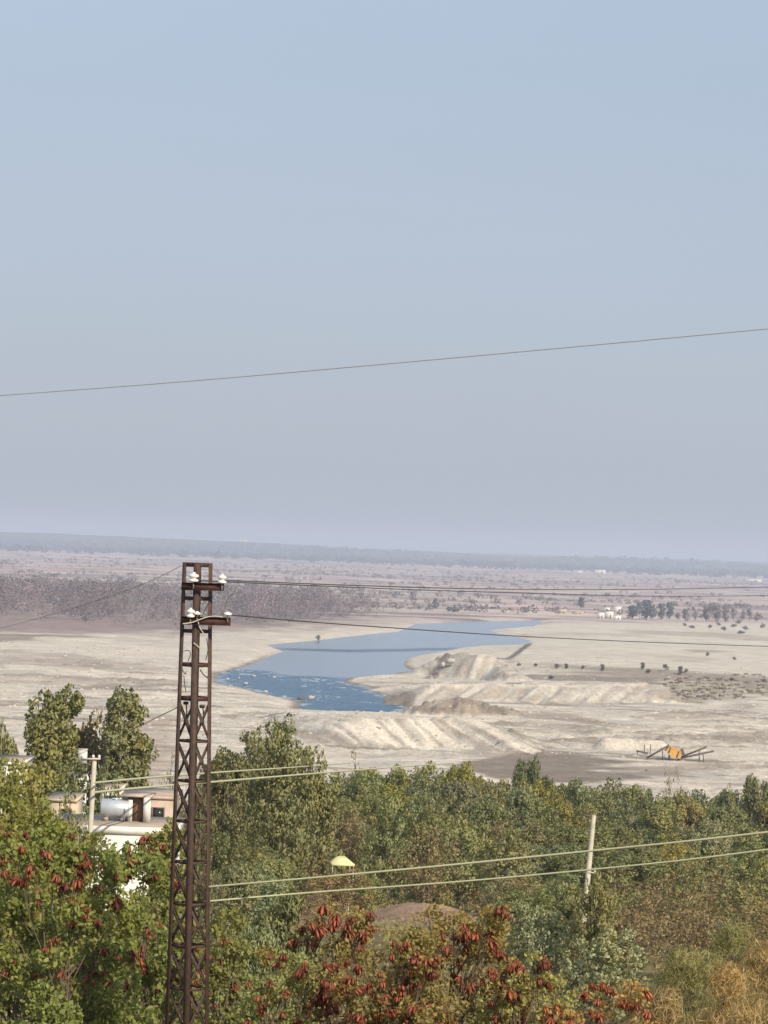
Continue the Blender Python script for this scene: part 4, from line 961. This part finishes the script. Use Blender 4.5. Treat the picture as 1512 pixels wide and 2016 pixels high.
# ------------------------------------------------------------------ steel lattice pylon
PD = 57.0
def pylon():
    topc = at_d(389, 1108, PD); g = ground_at(366, PD)
    k = PD / F
    root = thing('lattice_pylon', 'rusty brown steel lattice power pylon with white insulators', 'pylon', (topc[0] + 0.16, PD, g[2] - .3), 0)
    Ht = topc[2] - g[2] + .3
    lean = -0.16
    rt = 0.5 * 59 * k; slope = 0.5 * (86 - 59) * k / (900 * k)          # half diagonal at the top and its growth per metre down
    RZ = rad(45 + 1.5)
    def corner(i, s):       # i-th corner, s metres below the top; local coordinates
        a = -math.pi / 2 + i * math.pi / 2 + rad(1.5); r = rt + slope * s
        z = Ht - s
        return np.array([r * math.cos(a) + lean * z / Ht, r * math.sin(a), z])
    def fdir(i, j):
        d = corner(j, 0) - corner(i, 0); return d / np.linalg.norm(d)
    for i in range(4):
        b = MB(); b.angle(corner(i, Ht), corner(i, 0), 0.095, 0.012, fdir(i, (i + 1) % 4), fdir(i, (i + 3) % 4))
        b.build('leg', M['rust'], root)
    # horizontal frames near the top
    for s, w in ((0.04, .085), (0.70, .07), (1.34, .07), (2.0, .075), (2.66, .085)):
        b = MB()
        for i in range(4):
            p, q = corner(i, s), corner((i + 1) % 4, s); n = np.cross(q - p, [0, 0, 1]); n /= np.linalg.norm(n)
            e = (q - p) / np.linalg.norm(q - p) * 0.013
            b.bar(p + e - n * .0165, q - e - n * .0165, w, 0.008, n)
        b.build('cross_frame', M['rust2'], root)
    # X lacing down the four faces
    b = MB(); s = 2.72; lev = [s]
    while s < Ht - .5: s += 0.74 + 0.012 * s; lev.append(s)
    for i in range(4):
        j = (i + 1) % 4
        for a, c in zip(lev[:-1], lev[1:]):
            p0, p1, q0, q1 = corner(i, a), corner(i, c), corner(j, a), corner(j, c)
            n = np.cross(q0 - p0, [0, 0, 1]); n /= np.linalg.norm(n)
            e = (q0 - p0) / np.linalg.norm(q0 - p0) * .02
            b.bar(p0 + e - n * .017, q1 - e - n * .017, 0.058, 0.006, n); b.bar(q0 - e - n * .026, p1 + e - n * .026, 0.058, 0.006, n)
            b.bar(p1 + e - n * .035, q1 - e - n * .035, .05, .006, n)
            b.bar((p0 + q1) / 2 - n * .012, (p0 + q1) / 2 - n * .005 + np.array([0, 0, .001]), .09, .09, (0, 0, 1))
    b.build('lacing', M['rust'], root)
    def loc(px, py, dy=0.0):   # picture point -> local point at depth PD+dy
        p = at_d(px, py, PD + dy); return p - np.array(root.location)
    # the two crossarms: a channel pair with the tower between
    for (x0, y0), (x1, y1), dep, sk in (((357,1154),(441,1156),.15,.10), ((357,1221),(454,1224),.16,.02)):
        b = MB(); a, c = loc(x0, y0, -rt - .03), loc(x1, y1, -rt - .03)
        up = np.array([0, 0, 1.0])
        b.bar(a, c, dep, .008, (0, 1, 0))
        b.bar(a + [0, -.033, dep / 2 - .004], c + [0, -.033, dep / 2 - .004], .058, .008, up)
        b.bar(a + [0, -.033, -dep / 2 + .004], c + [-sk, -.033, -dep / 2 + .004], .058, .008, up)
        b.build('crossarm', M['rust2'], root)
        b = MB(); a, c = loc(x0 + 4, y0 - 1, rt + .03), loc(x1 - 26, y1 - 1, rt + .03)
        b.bar(a, c, dep * .9, .008, (0, 1, 0)); b.build('crossarm', M['rust2'], root)
    # insulators: two white sheds on a steel pin
    def insulator(px, py, w, two=True):
        p = loc(px, py, -rt - .063)
        r = w / 2 * k; b = MB()
        pr = [(0.001, .0), (r * .5, .0), (r * .95, .012), (r, .03), (r * .9, .05), (r * .55, .062)]
        if two: pr += [(r * .5, .082), (r * .88, .095), (r * .98, .115), (r * .9, .142), (r * .55, .16), (r * .3, .165), (r * .3, .18), (r * .38, .19), (0.001, .195)]
        else: pr += [(r * .3, .075), (0.001, .08)]
        b.lathe(pr, 16, p)
        ins = b.build('insulator', M['porcelain'], root, True)
        q = MB(); q.tube([p + [0, 0, -.13], p + [0, 0, .004]], .011, 8); q.tube([p + [0, 0, -.075], p + [0, 0, -.055]], .022, 6); q.build('pin', M['steelpin'], ins)
        return p
    ia = insulator(381, 1146, 21); ib = insulator(437, 1149, 18)
    ic = insulator(375, 1216, 17); id_ = insulator(388, 1211, 13, False); ie = insulator(448, 1212, 17, False)
    # a bent jumper bracket and the loose binding wires
    b = MB(); b.tube([loc(438,1212,-rt-.06), loc(441,1204,-rt-.06), loc(448,1178,-rt-.06), loc(455,1171,-rt-.06), loc(468,1166,-rt-.06), loc(471,1160,-rt-.06)], .013, 6); b.build('jumper_bracket', M['steelpin'], root)
    def loose(pts, dy, r=.008, m='wire'):
        P = np.array([loc(x, y, dy) for x, y in pts]); t = np.linspace(0, len(P) - 1, 5 * len(P))
        Q = np.stack([np.interp(t, np.arange(len(P)), P[:, c]) for c in range(3)], 1)
        for _ in range(4): Q[1:-1] = (Q[:-2] + Q[1:-1] * 2 + Q[2:]) / 4
        b = MB(); b.tube(Q, r, 5); b.build('loose_wire', M[m], root)
    loose([(360,1228),(378,1226),(392,1220),(410,1214),(425,1213),(438,1215)], -rt - .10, .012, 'concrete')
    loose([(390,1224),(393,1236),(401,1247)], -rt - .07, .010, 'concrete')
    loose([(400,1208),(408,1192),(411,1186)], -.1)
    loose([(361,1282),(372,1280),(376,1287),(370,1302)], 0); loose([(381,1266),(388,1271),(392,1275)], -rt - .03, .012, 'concrete')
    loose([(407,1256),(410,1280),(405,1300)], 0); loose([(358,1316),(364,1328),(367,1322)], 0); loose([(362,1330),(364,1350),(366,1362)], 0)
    loose([(394,1318),(400,1328),(410,1335)], 0, .012); loose([(366,1383),(368,1400),(367,1412)], 0, .014); loose([(398,1388),(401,1402),(400,1414)], 0, .014)
    b = MB()
    for x, y in ((366, 1384), (398, 1391)): b.box(loc(x, y, 0), (.10, .06, .06))
    b.build('clamp', M['rust'], root)
    W0 = np.array(root.location)
    b = MB(); b.bar(loc(424, 1743), loc(430, 1752), .05, .04, (0, 1, 0)); b.build('cable_clip', M['porcelain'], root)
    return W0 + ia, W0 + ib, W0 + ic, W0 + ie
IA, IB, IC, IE = pylon()

# ------------------------------------------------------------------ wires
def wire(name, label, p, q, r, mat, sag=0.0, group=None, n=48):
    t = np.linspace(0, 1, n)[:, None]
    P = np.asarray(p) * (1 - t) + np.asarray(q) * t; P[:, 2] -= (4 * sag * t * (1 - t))[:, 0]
    b = MB(); b.tube(P, r, 6); o = b.build(name, M[mat], None, True)
    tag(o, label, 'wire', group); return o
def pull(p, px, py, d): return p, at_d(px, py, d)
def wire_px(name, label, pts, r, mat):
    """cable through picture points (px,py,d), smooth between"""
    P = np.array([at_d(*a) for a in pts])
    if abs(pts[-1][0] - 756) > 800: P = np.vstack([P, P[-1] + (P[-1] - P[-2]) * 1.2])
    if abs(pts[0][0] - 756) > 800: P = np.vstack([P[0] + (P[0] - P[1]) * .5, P])
    t = np.linspace(0, len(P) - 1, 12 * len(P))
    Q = np.stack([np.interp(t, np.arange(len(P)), P[:, c]) for c in range(3)], 1)
    for _ in range(40): Q[1:-1] = (Q[:-2] + Q[1:-1] * 2 + Q[2:]) / 4
    b = MB(); b.tube(Q, r, 6); o = b.build(name, M[mat], None, True); return tag(o, label, 'wire')
wire_px('overhead_wire', 'thin grey wire crossing the open sky', [(-60,783,74), (350,753,70), (756,717,66), (1130,683,63), (1580,641,60)], .012, 'skycable')
e = [0, -.02, .075]
wire_px('power_line', 'upper dark power line leaving the right insulator of the top crossarm', [(437,1142,56.6), (620,1150,64), (830,1157,72), (1050,1161,82), (1280,1161,93), (1580,1154,108)], .012, 'wire')
wire_px('power_line', 'dark power line just below the top one, from the top crossarm', [(390,1143,56.6), (620,1153,65), (830,1162,74), (1050,1168,84), (1280,1175,95), (1580,1172,112)], .012, 'wire')
wire_px('power_line', 'lower dark power line over the river from the second crossarm', [(448,1210,56.6), (600,1224,64), (756,1235,71), (900,1245,78), (1006,1252,84), (1256,1264,96), (1580,1275,112)], .014, 'wire')
wire_px('service_wire', 'thin wire dropping away left from the pylon top', [(357,1114,57), (310,1138,64), (250,1163,72), (170,1190,86), (60,1222,105), (-80,1258,125)], .006, 'wire')
wire_px('service_wire', 'thin wire sloping down left from the middle of the pylon', [(349,1393,57), (310,1412,66), (270,1432,76), (180,1475,100), (100,1508,130)], .010, 'wire')
wire_px('service_cable', 'pale green cable from the leaning pole to the belt edge, lower of two', [(186,1560,126), (250,1553,132), (415,1540,150), (650,1520,195), (780,1510,245), (893,1502,322)], .055, 'cable')
wire_px('service_cable', 'thin pale green cable from the leaning pole, upper of two', [(186,1541,126), (300,1530,136), (420,1521,152), (560,1512,190), (640,1506,232), (690,1502,330)], .045, 'cable')
wire_px('service_cable', 'thick pale green cable from the pylon passing above the white pole foot', [(412,1746,57), (620,1728,56), (900,1702,55), (1155,1676,54), (1350,1657,53), (1590,1629,52)], .022, 'cable')
wire_px('service_cable', 'pale green cable below the thick one, crossing the white pole foot', [(414,1774,57), (620,1756,57), (900,1737,56), (1155,1713,55), (1350,1694,54), (1590,1662,53)], .019, 'cable')

# ------------------------------------------------------------------ concrete poles
def pole(label, px0, py0, px1, py1, d, w_top, w_bot, box=False):
    a = at_d(px0, py0, d); c = at_d(px1, py1, d)
    g = gz(c[0], d); dirv = (c - a) / (a[2] - c[2]); base = c + dirv * (c[2] - g + .3)
    root = thing('utility_pole', label, 'pole', base)
    b = MB(); n = 10; t = np.linspace(0, 1, n); wt, wb = w_top / F * d / 2, w_bot / F * d / 2
    # tapered H-like cast pole: a four sided shaft with chamfered corners
    for_pts = base[None] * (1 - t[:, None]) + a[None] * t[:, None] - base
    b.tube(for_pts, np.linspace(wb * 1.15, wt * 1.1, n), 8); b.build('shaft', M['concrete'], root)
    return root, a - base, d
r, top, d = pole('leaning pale concrete pole standing before the white house', 186, 1492, 178, 1632, 127, 9, 11)
k = d / F
b = MB(); b.bar(top + [-.55, -.14, -.06], top + [.28, -.14, -.02], .07, .07, (0, 1, 0)); b.build('crossarm', M['concrete'], r)
for dx, dz in ((-.5, -.01), (-.04, .02), (.22, .02)):
    b = MB(); b.lathe([(.001, 0), (.05, 0), (.065, .03), (.05, .06), (.06, .08), (.03, .12), (.001, .13)], 10, top + [dx, -.14, dz]); b.build('insulator', M['porcelain'], r, True)
bc = at_d(163, 1489, d) - np.array(r.location)
b = MB(); b.box(bc, (.38, .22, .60)); b.box(bc + [0, -.0, .315], (.42, .27, .03)); jb = b.build('junction_box', M['whitewash'], r)
b = MB(); b.bar(bc + [.16, .0, -.1], top + [-.02, .0, -.2], .05, .05, (0, 1, 0)); b.build('bracket', M['steelpin'], r)
b = MB(); b.bar(top * .62 + [-.05, -.16, 0], top * .62 + [.3, -.16, .01], .06, .06, (0, 1, 0)); b.build('bracket', M['steelpin'], r)
r, top, d = pole('bare white concrete pole leaning right among the trees', 1169, 1605, 1156, 1742, 132, 8.5, 12)
b = MB(); b.bar(top + [-.5, .12, -.02], top + [.2, .12, -.08], .05, .05, (0, 1, 0)); b.build('crossarm', M['wood'], r)
p = at_d(1167, 1718, d) - np.array(r.location)
b = MB(); b.bar(p + [-.22, -.1, 0], p + [.12, -.1, .02], .05, .05, (0, 1, 0)); b.lathe([(.001, 0), (.05, 0), (.06, .04), (.045, .10), (.055, .16), (.02, .2)], 10, p + [.08, -.1, .03]); b.build('cable_bracket', M['concrete'], r)

# ------------------------------------------------------------------ village houses
def house(name, label, px0, px1, top_py, d, depth, wallm, roofm, feats=(), rz=0.0, hgt=None, fascia=0.35, parapet=0.0):
    a, c = at_d(px0, top_py, d), at_d(px1, top_py, d)
    wdt = c[0] - a[0]; zt = (a[2] + c[2]) / 2; cx = (a[0] + c[0]) / 2
    g = min(gz(a[0], d), gz(c[0], d)) - .3; Hh = zt - g
    o = thing(name, label, 'house', (cx, d + depth / 2, g), rz)
    hx, hy = wdt / 2, depth / 2
    ins = .10 if fascia else 0
    b = MB(); b.box((0, 0, (Hh - fascia) / 2), (wdt - 2 * ins, depth - 2 * ins, Hh - fascia)); b.build('wall', M[wallm], o)
    if fascia:
        b = MB(); b.box((0, 0, Hh - fascia / 2 - .0), (wdt, depth, fascia)); rf = b.build('roof_slab', M[wallm], o)
        b = MB(); b.box((0, 0, Hh + .012), (wdt - .16, depth - .16, .024)); b.build('screed', M[roofm], rf)
    if parapet:
        b = MB(); t = .15
        for cy_, s in ((-hy + t / 2, 1), (hy - t / 2, 1)): b.box((0, cy_, Hh + parapet / 2), (wdt, t, parapet))
        for cx_ in (-hx + t / 2, hx - t / 2): b.box((cx_, 0, Hh + parapet / 2), (t, depth - 2 * t, parapet))
        b.build('parapet', M[wallm], o)
    for kind, u, z, w, h in feats:     # on the camera side: u from -1..1, z metres below the roof
        x = u * hx; zz = Hh - z - h / 2; y = -hy + ins
        if kind == 'window':
            b = MB(); t = .07
            for dx in (-w / 2 + t / 2, w / 2 - t / 2): b.box((x + dx, y - .02, zz), (t, .06, h))
            for dz in (-h / 2 + t / 2, h / 2 - t / 2): b.box((x, y - .02, zz + dz), (w - 2 * t, .06, t))
            f = b.build('window', M['wood'], o); b = MB(); b.box((x, y - .01, zz), (w - 2 * t, .025, h - 2 * t)); b.build('pane', M['glass'], f)
        else:
            b = MB(); b.box((x, y - .02, h / 2), (w, .06, h)); dr = b.build('door', M['wood'], o); b = MB(); b.box((x + w * .38, y - .07, 1.0), (.04, .05, .16)); b.build('handle', M['steelpin'], dr)
    return o, Hh, hx, hy
o, Hh, hx, hy = house('village_house', 'white flat-roofed house with a silvery water tank on its roof', 96, 350, 1627, 138, 5.4, 'whitewash', 'slab',
    (('window', -.5, 1.3, .9, 1.1), ('window', .12, 1.3, .8, 1.1), ('window', .72, 1.3, .9, 1.1), ('door', -.12, 0, .95, 2.1)))
ux = lambda px: at_d(px, 1627, 138)[0] - o.location[0]
b = MB(); b.box((ux(262), -hy + 3.4, Hh + .63), (1.0, 1.6, 1.2)); b.build('stair_room', M['brick'], o)
b = MB(); b.box((ux(281), -hy + 2.3, Hh + .63), (.34, .34, 1.2)); b.box((ux(247), -hy + 2.4, Hh + .55), (.2, .2, 1.05)); b.build('roof_pillar', M['whitewash'], o)
b = MB(); b.box((ux(262), -hy + 3.2, Hh + 1.27), (1.4, 2.1, .08)); b.build('stair_roof', M['pinkwash'], o)
# water tank, lying on two block piers on the roof
tx, ty = ux(216) + o.location[0], 138 + 2.6
t = thing('water_tank', 'silvery sheet-metal water tank lying on the flat white house roof', 'tank', (tx, ty, o.location[2] + Hh + .024))
b = MB(); L = .66; n = 18
prof = [(-L - .06, .02), (-L - .05, .30), (-L, .43), (-L + .02, .45), (0, .45), (L - .02, .45), (L, .43), (L + .05, .30), (L + .06, .02)]
b.lathe(prof, 24); V = b.v[0].copy(); V = np.stack([V[:, 2], V[:, 0], V[:, 1] + .60], 1)
prof2 = np.array(prof)[:, ::-1]; b = MB(); b.lathe(prof2, 24); V = b.v[0]; b.v[0] = np.stack([V[:, 2], V[:, 0], V[:, 1] + .60], 1); b.build('barrel', M['tank'], t, True)
for dx in (-.4, .4):
    b = MB(); b.box((dx, 0, .09), (.2, .8, .18)); b.build('pier', M['slab'], t)
b = MB(); b.lathe([(.001, 1.09), (.2, 1.09), (.2, 1.04)], 14); b.build('lid', M['tank'], t)
b = MB(); b.tube([(.5, -.46, .62), (.52, -.52, .6), (.52, -.52, .02)], .025, 8); b.build('pipe', M['steelpin'], t)
house('village_house', 'low dusty pink house behind the white flat-roofed one', 236, 345, 1567, 158, 5.0, 'pinkwash', 'slab', (('window', -.4, .6, .7, .8), ('window', .4, .6, .7, .8)), fascia=.16)
house('village_house', 'small cream house beside the leaning concrete pole', 92, 152, 1573, 150, 4.0, 'cream', 'slab', (('window', .3, .5, .6, .7), ('door', -.4, 0, .8, 2.0)), fascia=.15)
house('village_house', 'narrow bright white house above the cream one', 137, 168, 1532, 163, 3.2, 'whitewash', 'slab', (('window', .1, .6, .4, .6),), fascia=.14, rz=.12)
house('village_house', 'white house with two dark openings just right of the leaning pole', 194, 240, 1551, 168, 4.0, 'whitewash', 'slab', (('window', -.15, .45, .35, .9), ('window', .55, .45, .35, .7)), fascia=.14)
house('village_house', 'white house half hidden by leaves at the picture edge', -30, 46, 1500, 158, 5.0, 'whitewash', 'slab', (('window', .5, .7, .7, .9), ('door', -.3, 0, .9, 2.1)), fascia=.15)
# boundary wall
a, c = at_d(250, 1572, 182), at_d(350, 1566, 182)
g = gz(a[0], 182) - .3
w = thing('boundary_wall', 'low brown brick wall running behind the pink house', 'wall', ((a[0] + c[0]) / 2, 182, g))
Lw = c[0] - a[0]; hw_ = a[2] - g
b = MB(); b.box((0, 0, hw_ / 2), (Lw, .25, hw_)); b.build('brickwork', M['brick'], w); b = MB(); b.box((0, 0, hw_ + .04), (Lw + .06, .34, .08)); b.build('coping', M['pinkwash'], w)

# ------------------------------------------------------------------ small canopy in the trees
p = at_d(672, 1697, 208); g = gz(p[0], 208)
t = thing('canopy_stall', 'small pale yellow canopy on thin posts among the belt trees', 'canopy', (p[0], 208, g), .18)
h = p[2] - g; s = .82
b = MB(); V = [(-s, -s, h - .05), (s, -s, h - .05), (s, s, h - .05), (-s, s, h - .05), (-.25, 0, h + .42), (.25, 0, h + .42)]
V2 = [(x, y, z - .05) for x, y, z in V]
b.add(V + V2, [[0, 1, 5, 4], [2, 3, 4, 5], [7, 6, 10, 11], [9, 8, 11, 10], [0, 6, 7, 1], [1, 7, 8, 2], [2, 8, 9, 3], [3, 9, 6, 0]], [[1, 2, 5], [3, 0, 4], [8, 7, 11], [6, 9, 10]])
cv = b.build('canopy', M['yellowcloth'], t)
b = MB(); b.bar((-s, -s - .012, h - .13), (s, -s - .012, h - .13), .16, .012, (0, 1, 0)); b.bar((s + .012, -s, h - .16), (s + .012, s, h - .16), .22, .012, (1, 0, 0)); b.build('valance', M['yellowcloth'], cv)
for x in (-s + .06, s - .06):
    for y in (-s + .06, s - .06):
        b = MB(); b.tube([(x, y, -.1), (x, y, h - .1)], .035, 8); b.build('post', M['concrete'], t)
# ------------------------------------------------------------------ stone crusher on the gravel flats
p0 = at_z(1330, 1497, 1.5); cd = p0[1]; cg = gz(p0[0], cd); k = cd / F
t = thing('stone_crusher', 'orange-yellow stone crusher with three dark conveyors on the gravel flats', 'crusher', (p0[0], cd, cg))
def lp(px, py, dy=0.0): return at_d(px, py, cd + dy) - np.array(t.location)
# hopper body: tilted box with chamfered lower end
o4 = [lp(1309,1478), lp(1318,1468), lp(1338,1476), lp(1341,1486), lp(1338,1493), lp(1326,1491)]
b = MB(); A = np.array([q + [0, -2.0, 0] for q in o4]); B = np.array([q + [0, 2.0, 0] for q in o4]); n = len(o4)
b.add(np.vstack([A, B]), [[i, i + n, (i + 1) % n + n, (i + 1) % n] for i in range(n)], None)
ca, cb_ = A.mean(0), B.mean(0)
b.add(np.vstack([A, ca]), None, [[i, (i + 1) % n, n] for i in range(n)]); b.add(np.vstack([B, cb_]), None, [[(i + 1) % n, i, n] for i in range(n)])
bd = b.build('body', M['yellowpaint'], t)
b = MB()
for q in ((1321,1471),(1337,1479)):
    b.bar(lp(q[0], q[1], -2.08) , lp(q[0] - 5, q[1] + 12, -2.08), .35, .14, (0, 1, 0))
b.build('rib', M['belt'], bd)
b = MB(); b.bar(lp(1338,1476,-1.2), lp(1342,1487,-1.2), 1.0, 2.0, (1, 0, 0)); b.build('motor_housing', M['belt'], bd)
def conveyor(p, q, dy):
    a, c = lp(*p, dy), lp(*q, dy); b = MB()
    d = (c - a) / np.linalg.norm(c - a); nrm = np.cross(d, [0, 1, 0]); nrm = nrm if nrm[2] > 0 else -nrm
    for s in (-.55, .55): b.bar(a + [0, s, 0], c + [0, s, 0], .10, .42, nrm)
    m = 9
    for i in range(m):
        e = a + (c - a) * (i + .5) / m; b.bar(e + [0, -.49, 0], e + [0, .49, 0], .1, .1, nrm)
    f = b.build('conveyor', M['belt'], t)
    b = MB(); b.bar(a + nrm * .20, c + nrm * .20, .95, .07, nrm); b.tube([a + nrm * .1 + [0, -.48, 0], a + nrm * .1 + [0, .48, 0]], .18, 10); b.tube([c + nrm * .1 + [0, -.48, 0], c + nrm * .1 + [0, .48, 0]], .18, 10); b.build('belt', M['wire'], f)
    # one trestle under the high end
    hi = c if c[2] > a[2] else a; lo = a if c[2] > a[2] else c
    e = lo + (hi - lo) * .72; b = MB()
    for s in (-.5, .5): b.bar(e + [0, s, -.3], np.array([e[0] + .15, s * 1.4, -.2]) + [0, e[1], 0], .14, .14, (0, 1, 0))
    b.build('trestle', M['belt'], f)
conveyor((1274,1492), (1316,1468), -.6); conveyor((1342,1490), (1390,1471), 2.6); conveyor((1334,1494), (1404,1479), -.8)
for px in (1318, 1336):
    b = MB()
    for s in (-1.5, 1.5):
        q = lp(px, 1488, 0); b.bar(np.array([q[0], s, -.3]), np.array([q[0], s, q[2] + .2]), .28, .28, (0, 1, 0))
    b.build('support', M['belt'], t)
# the little feeder left of it
a = at_z(1264, 1486, 1.4); g = gz(a[0], a[1])
f = thing('feed_hopper', 'small dark screen frame with two posts left of the crusher', 'machine', (a[0], a[1], g)); k = a[1] / F
b = MB(); b.bar((-1.7, 0, 1.0), (1.7, 0, .45), 1.0, .45, (0, 0, 1)); b.build('tray', M['belt'], f)
for x in (.6, 2.4):
    b = MB(); b.bar((x, .6, -.2), (x + .15, .6, 3.0), .22, .22, (0, 1, 0)); b.build('post', M['belt'], f)
for x in (-1.4, 1.4):
    b = MB(); b.bar((x, 0, -.2), (x, 0, .7), .2, .2, (0, 1, 0)); b.build('leg', M['belt'], f)

# ------------------------------------------------------------------ boulders
def boulder(px, py, w, h, label, mat='rock', group=None, z=0.1, seed=0):
    rng = np.random.default_rng(1000 + seed); p = at_z(px, py, z); d = p[1]; k = d / F
    b = MB(); th, ph = 12, 7; pts = []
    for i in range(ph + 1):
        for j in range(th):
            u = unit(np.array([math.cos(6.283 * j / th) * math.sin(math.pi * i / ph), math.sin(6.283 * j / th) * math.sin(math.pi * i / ph), math.cos(math.pi * i / ph)]))
            pts.append(u)
    P = np.array(pts); nz = fbm(P[:, 0] * 1.7 + seed * 3.1 + 9, P[:, 1] * 1.7 + P[:, 2] * 2.3 + seed, 3)
    P = P * (1 + .35 * nz[:, None]) * np.array([w * k / 2, w * k / 2.4, h * k * .62]) + np.array([0, 0, h * k * .25])
    q = [[i * th + j, (i + 1) * th + j, (i + 1) * th + (j + 1) % th, i * th + (j + 1) % th] for i in range(ph) for j in range(th)]
    b.add(P, q); o = b.build('boulder', M[mat], None); o.location = p; tag(o, label, 'rock', group)
boulder(593, 1378, 16, 7, 'dark boulder at the near edge of the rapids', 'darkrock', seed=1)
boulder(612, 1376, 14, 8, 'pale boulder beside the dark one at the rapids', seed=2)
for i, (x, y, w, h) in enumerate(((484,1347,10,5),(523,1363,9,5),(704,1403,8,5),(448,1338,8,4),(470,1336,6,3),(770,1384,6,3),(560,1372,7,3),(625,1403,9,4),(750,1402,9,4),(500,1332,9,4),(540,1334,8,3))):
    boulder(x, y, w, h, 'pale stone standing in the white water of the rapids', group='stones in the rapids', seed=10 + i)
boulder(1273, 1521, 9, 7, 'dark rock on the brown earth below the crusher', 'darkrock', z=1.2, seed=40)
boulder(1337, 1446, 9, 6, 'dark rock above the crusher, one of a pair', 'darkrock', 'pair of dark rocks', 1.4, 41); boulder(1357, 1446, 8, 6, 'dark rock above the crusher, one of a pair', 'darkrock', 'pair of dark rocks', 1.4, 42)
boulder(887, 1303, 18, 9, 'whitish rock at the top of the riverside spoil heap', z=8.5, seed=43)
boulder(872, 1310, 10, 7, 'small whitish rock on the flank of the riverside spoil heap', z=7, seed=44)

# loose stones over the gravel flats
def stones():
    rng = np.random.default_rng(91); n = 9000
    off = rng.uniform(215, 410, n); d = 60 * F / off; x = rng.uniform(-.15, .15, n) * d
    sd = sdf(RIVER, x, d); den = fbm(x / 40, d / 60, 3, 21.0)
    keep = (sd > 4) & (rng.random(n) < .25 + .9 * np.clip(den + .3, 0, 1)); x, d = x[keep], d[keep]; n = len(x); z = terrain(x, d)
    r = 0.24 + 0.62 * rng.random(n) ** 4
    U = unit(np.array([[1,0,0],[.5,.87,0],[-.5,.87,0],[-1,0,0],[-.5,-.87,0],[.5,-.87,0],[.6,.2,.7],[-.3,.5,.75],[-.2,-.6,.7],[0,0,1.0]]))
    T_ = np.array([[0,1,6],[1,7,6],[1,2,7],[2,3,7],[3,8,7],[3,4,8],[4,5,8],[5,6,8],[5,0,6],[6,7,9],[7,8,9],[8,6,9]])
    V = U[None] * (1 + .5 * (rng.random((n, 10, 1)) - .5)) * (r[:, None, None] * np.array([1.3, 1.0, .75])) + np.stack([x, d, z - r * .15], 1)[:, None]
    Fc = T_[None] + (np.arange(n) * 10)[:, None, None]
    o = obj('loose_stones', mesh('loose_stones', V.reshape(-1, 3), Fc.reshape(-1, 3), M['stones'])); tag(o, kind='stuff')
stones()

# ------------------------------------------------------------------ far buildings
def far_house(px, base, w, h, label, mat='whitewash', group=None, z=1.4, roof='slab'):
    p = at_z(px, base, z); d = p[1]; k = d / F; wm, hm_ = w * k, h * k
    o = thing('far_house', label, 'house', (p[0], d, gz(p[0], d) - .3), 0, group)
    b = MB(); b.box((0, 0, hm_ / 2), (wm, wm * .8, hm_)); b.build('wall', M[mat], o)
    b = MB(); b.box((0, 0, hm_ + .12), (wm * 1.06, wm * .86, .24)); b.build('roof', M[mat], o)
    b = MB(); b.box((wm * .15, -wm * .4 - .05, hm_ * .3), (wm * .16, .1, hm_ * .6)); b.build('door', M['wood'], o)
far_house(1183,1218,13,12,'white house at the left end of the far white cluster')
far_house(1199,1218,16,14,'wider white house in the front of the far white cluster')
far_house(1215,1221,14,9,'lowest white house of the far cluster')
far_house(1195,1205,11,9,'small white house behind the wider one in the far cluster')
far_house(1216,1206,14,12,'greyish white house behind the far cluster', 'whitewash')
far_house(1107,1208,16,9,'pale hut alone on the plain left of the far white cluster', 'pinkwash')
far_house(1138,1209,22,5,'long low pale shed beside the pale hut', 'pinkwash')
far_house(183,1082,13,7,'single white building before the distant wood, seen left of the pylon')
far_house(477,1091,17,6,'single long white building before the distant wood, seen above the river')
far_house(1140,1129,11,6,'small white building on the far plain beside the wider white one')
far_house(1181,1129,22,8,'wider white building on the far plain below the distant wood')
far_house(1482,1145,32,6,'long white building on the far plain near the picture edge')
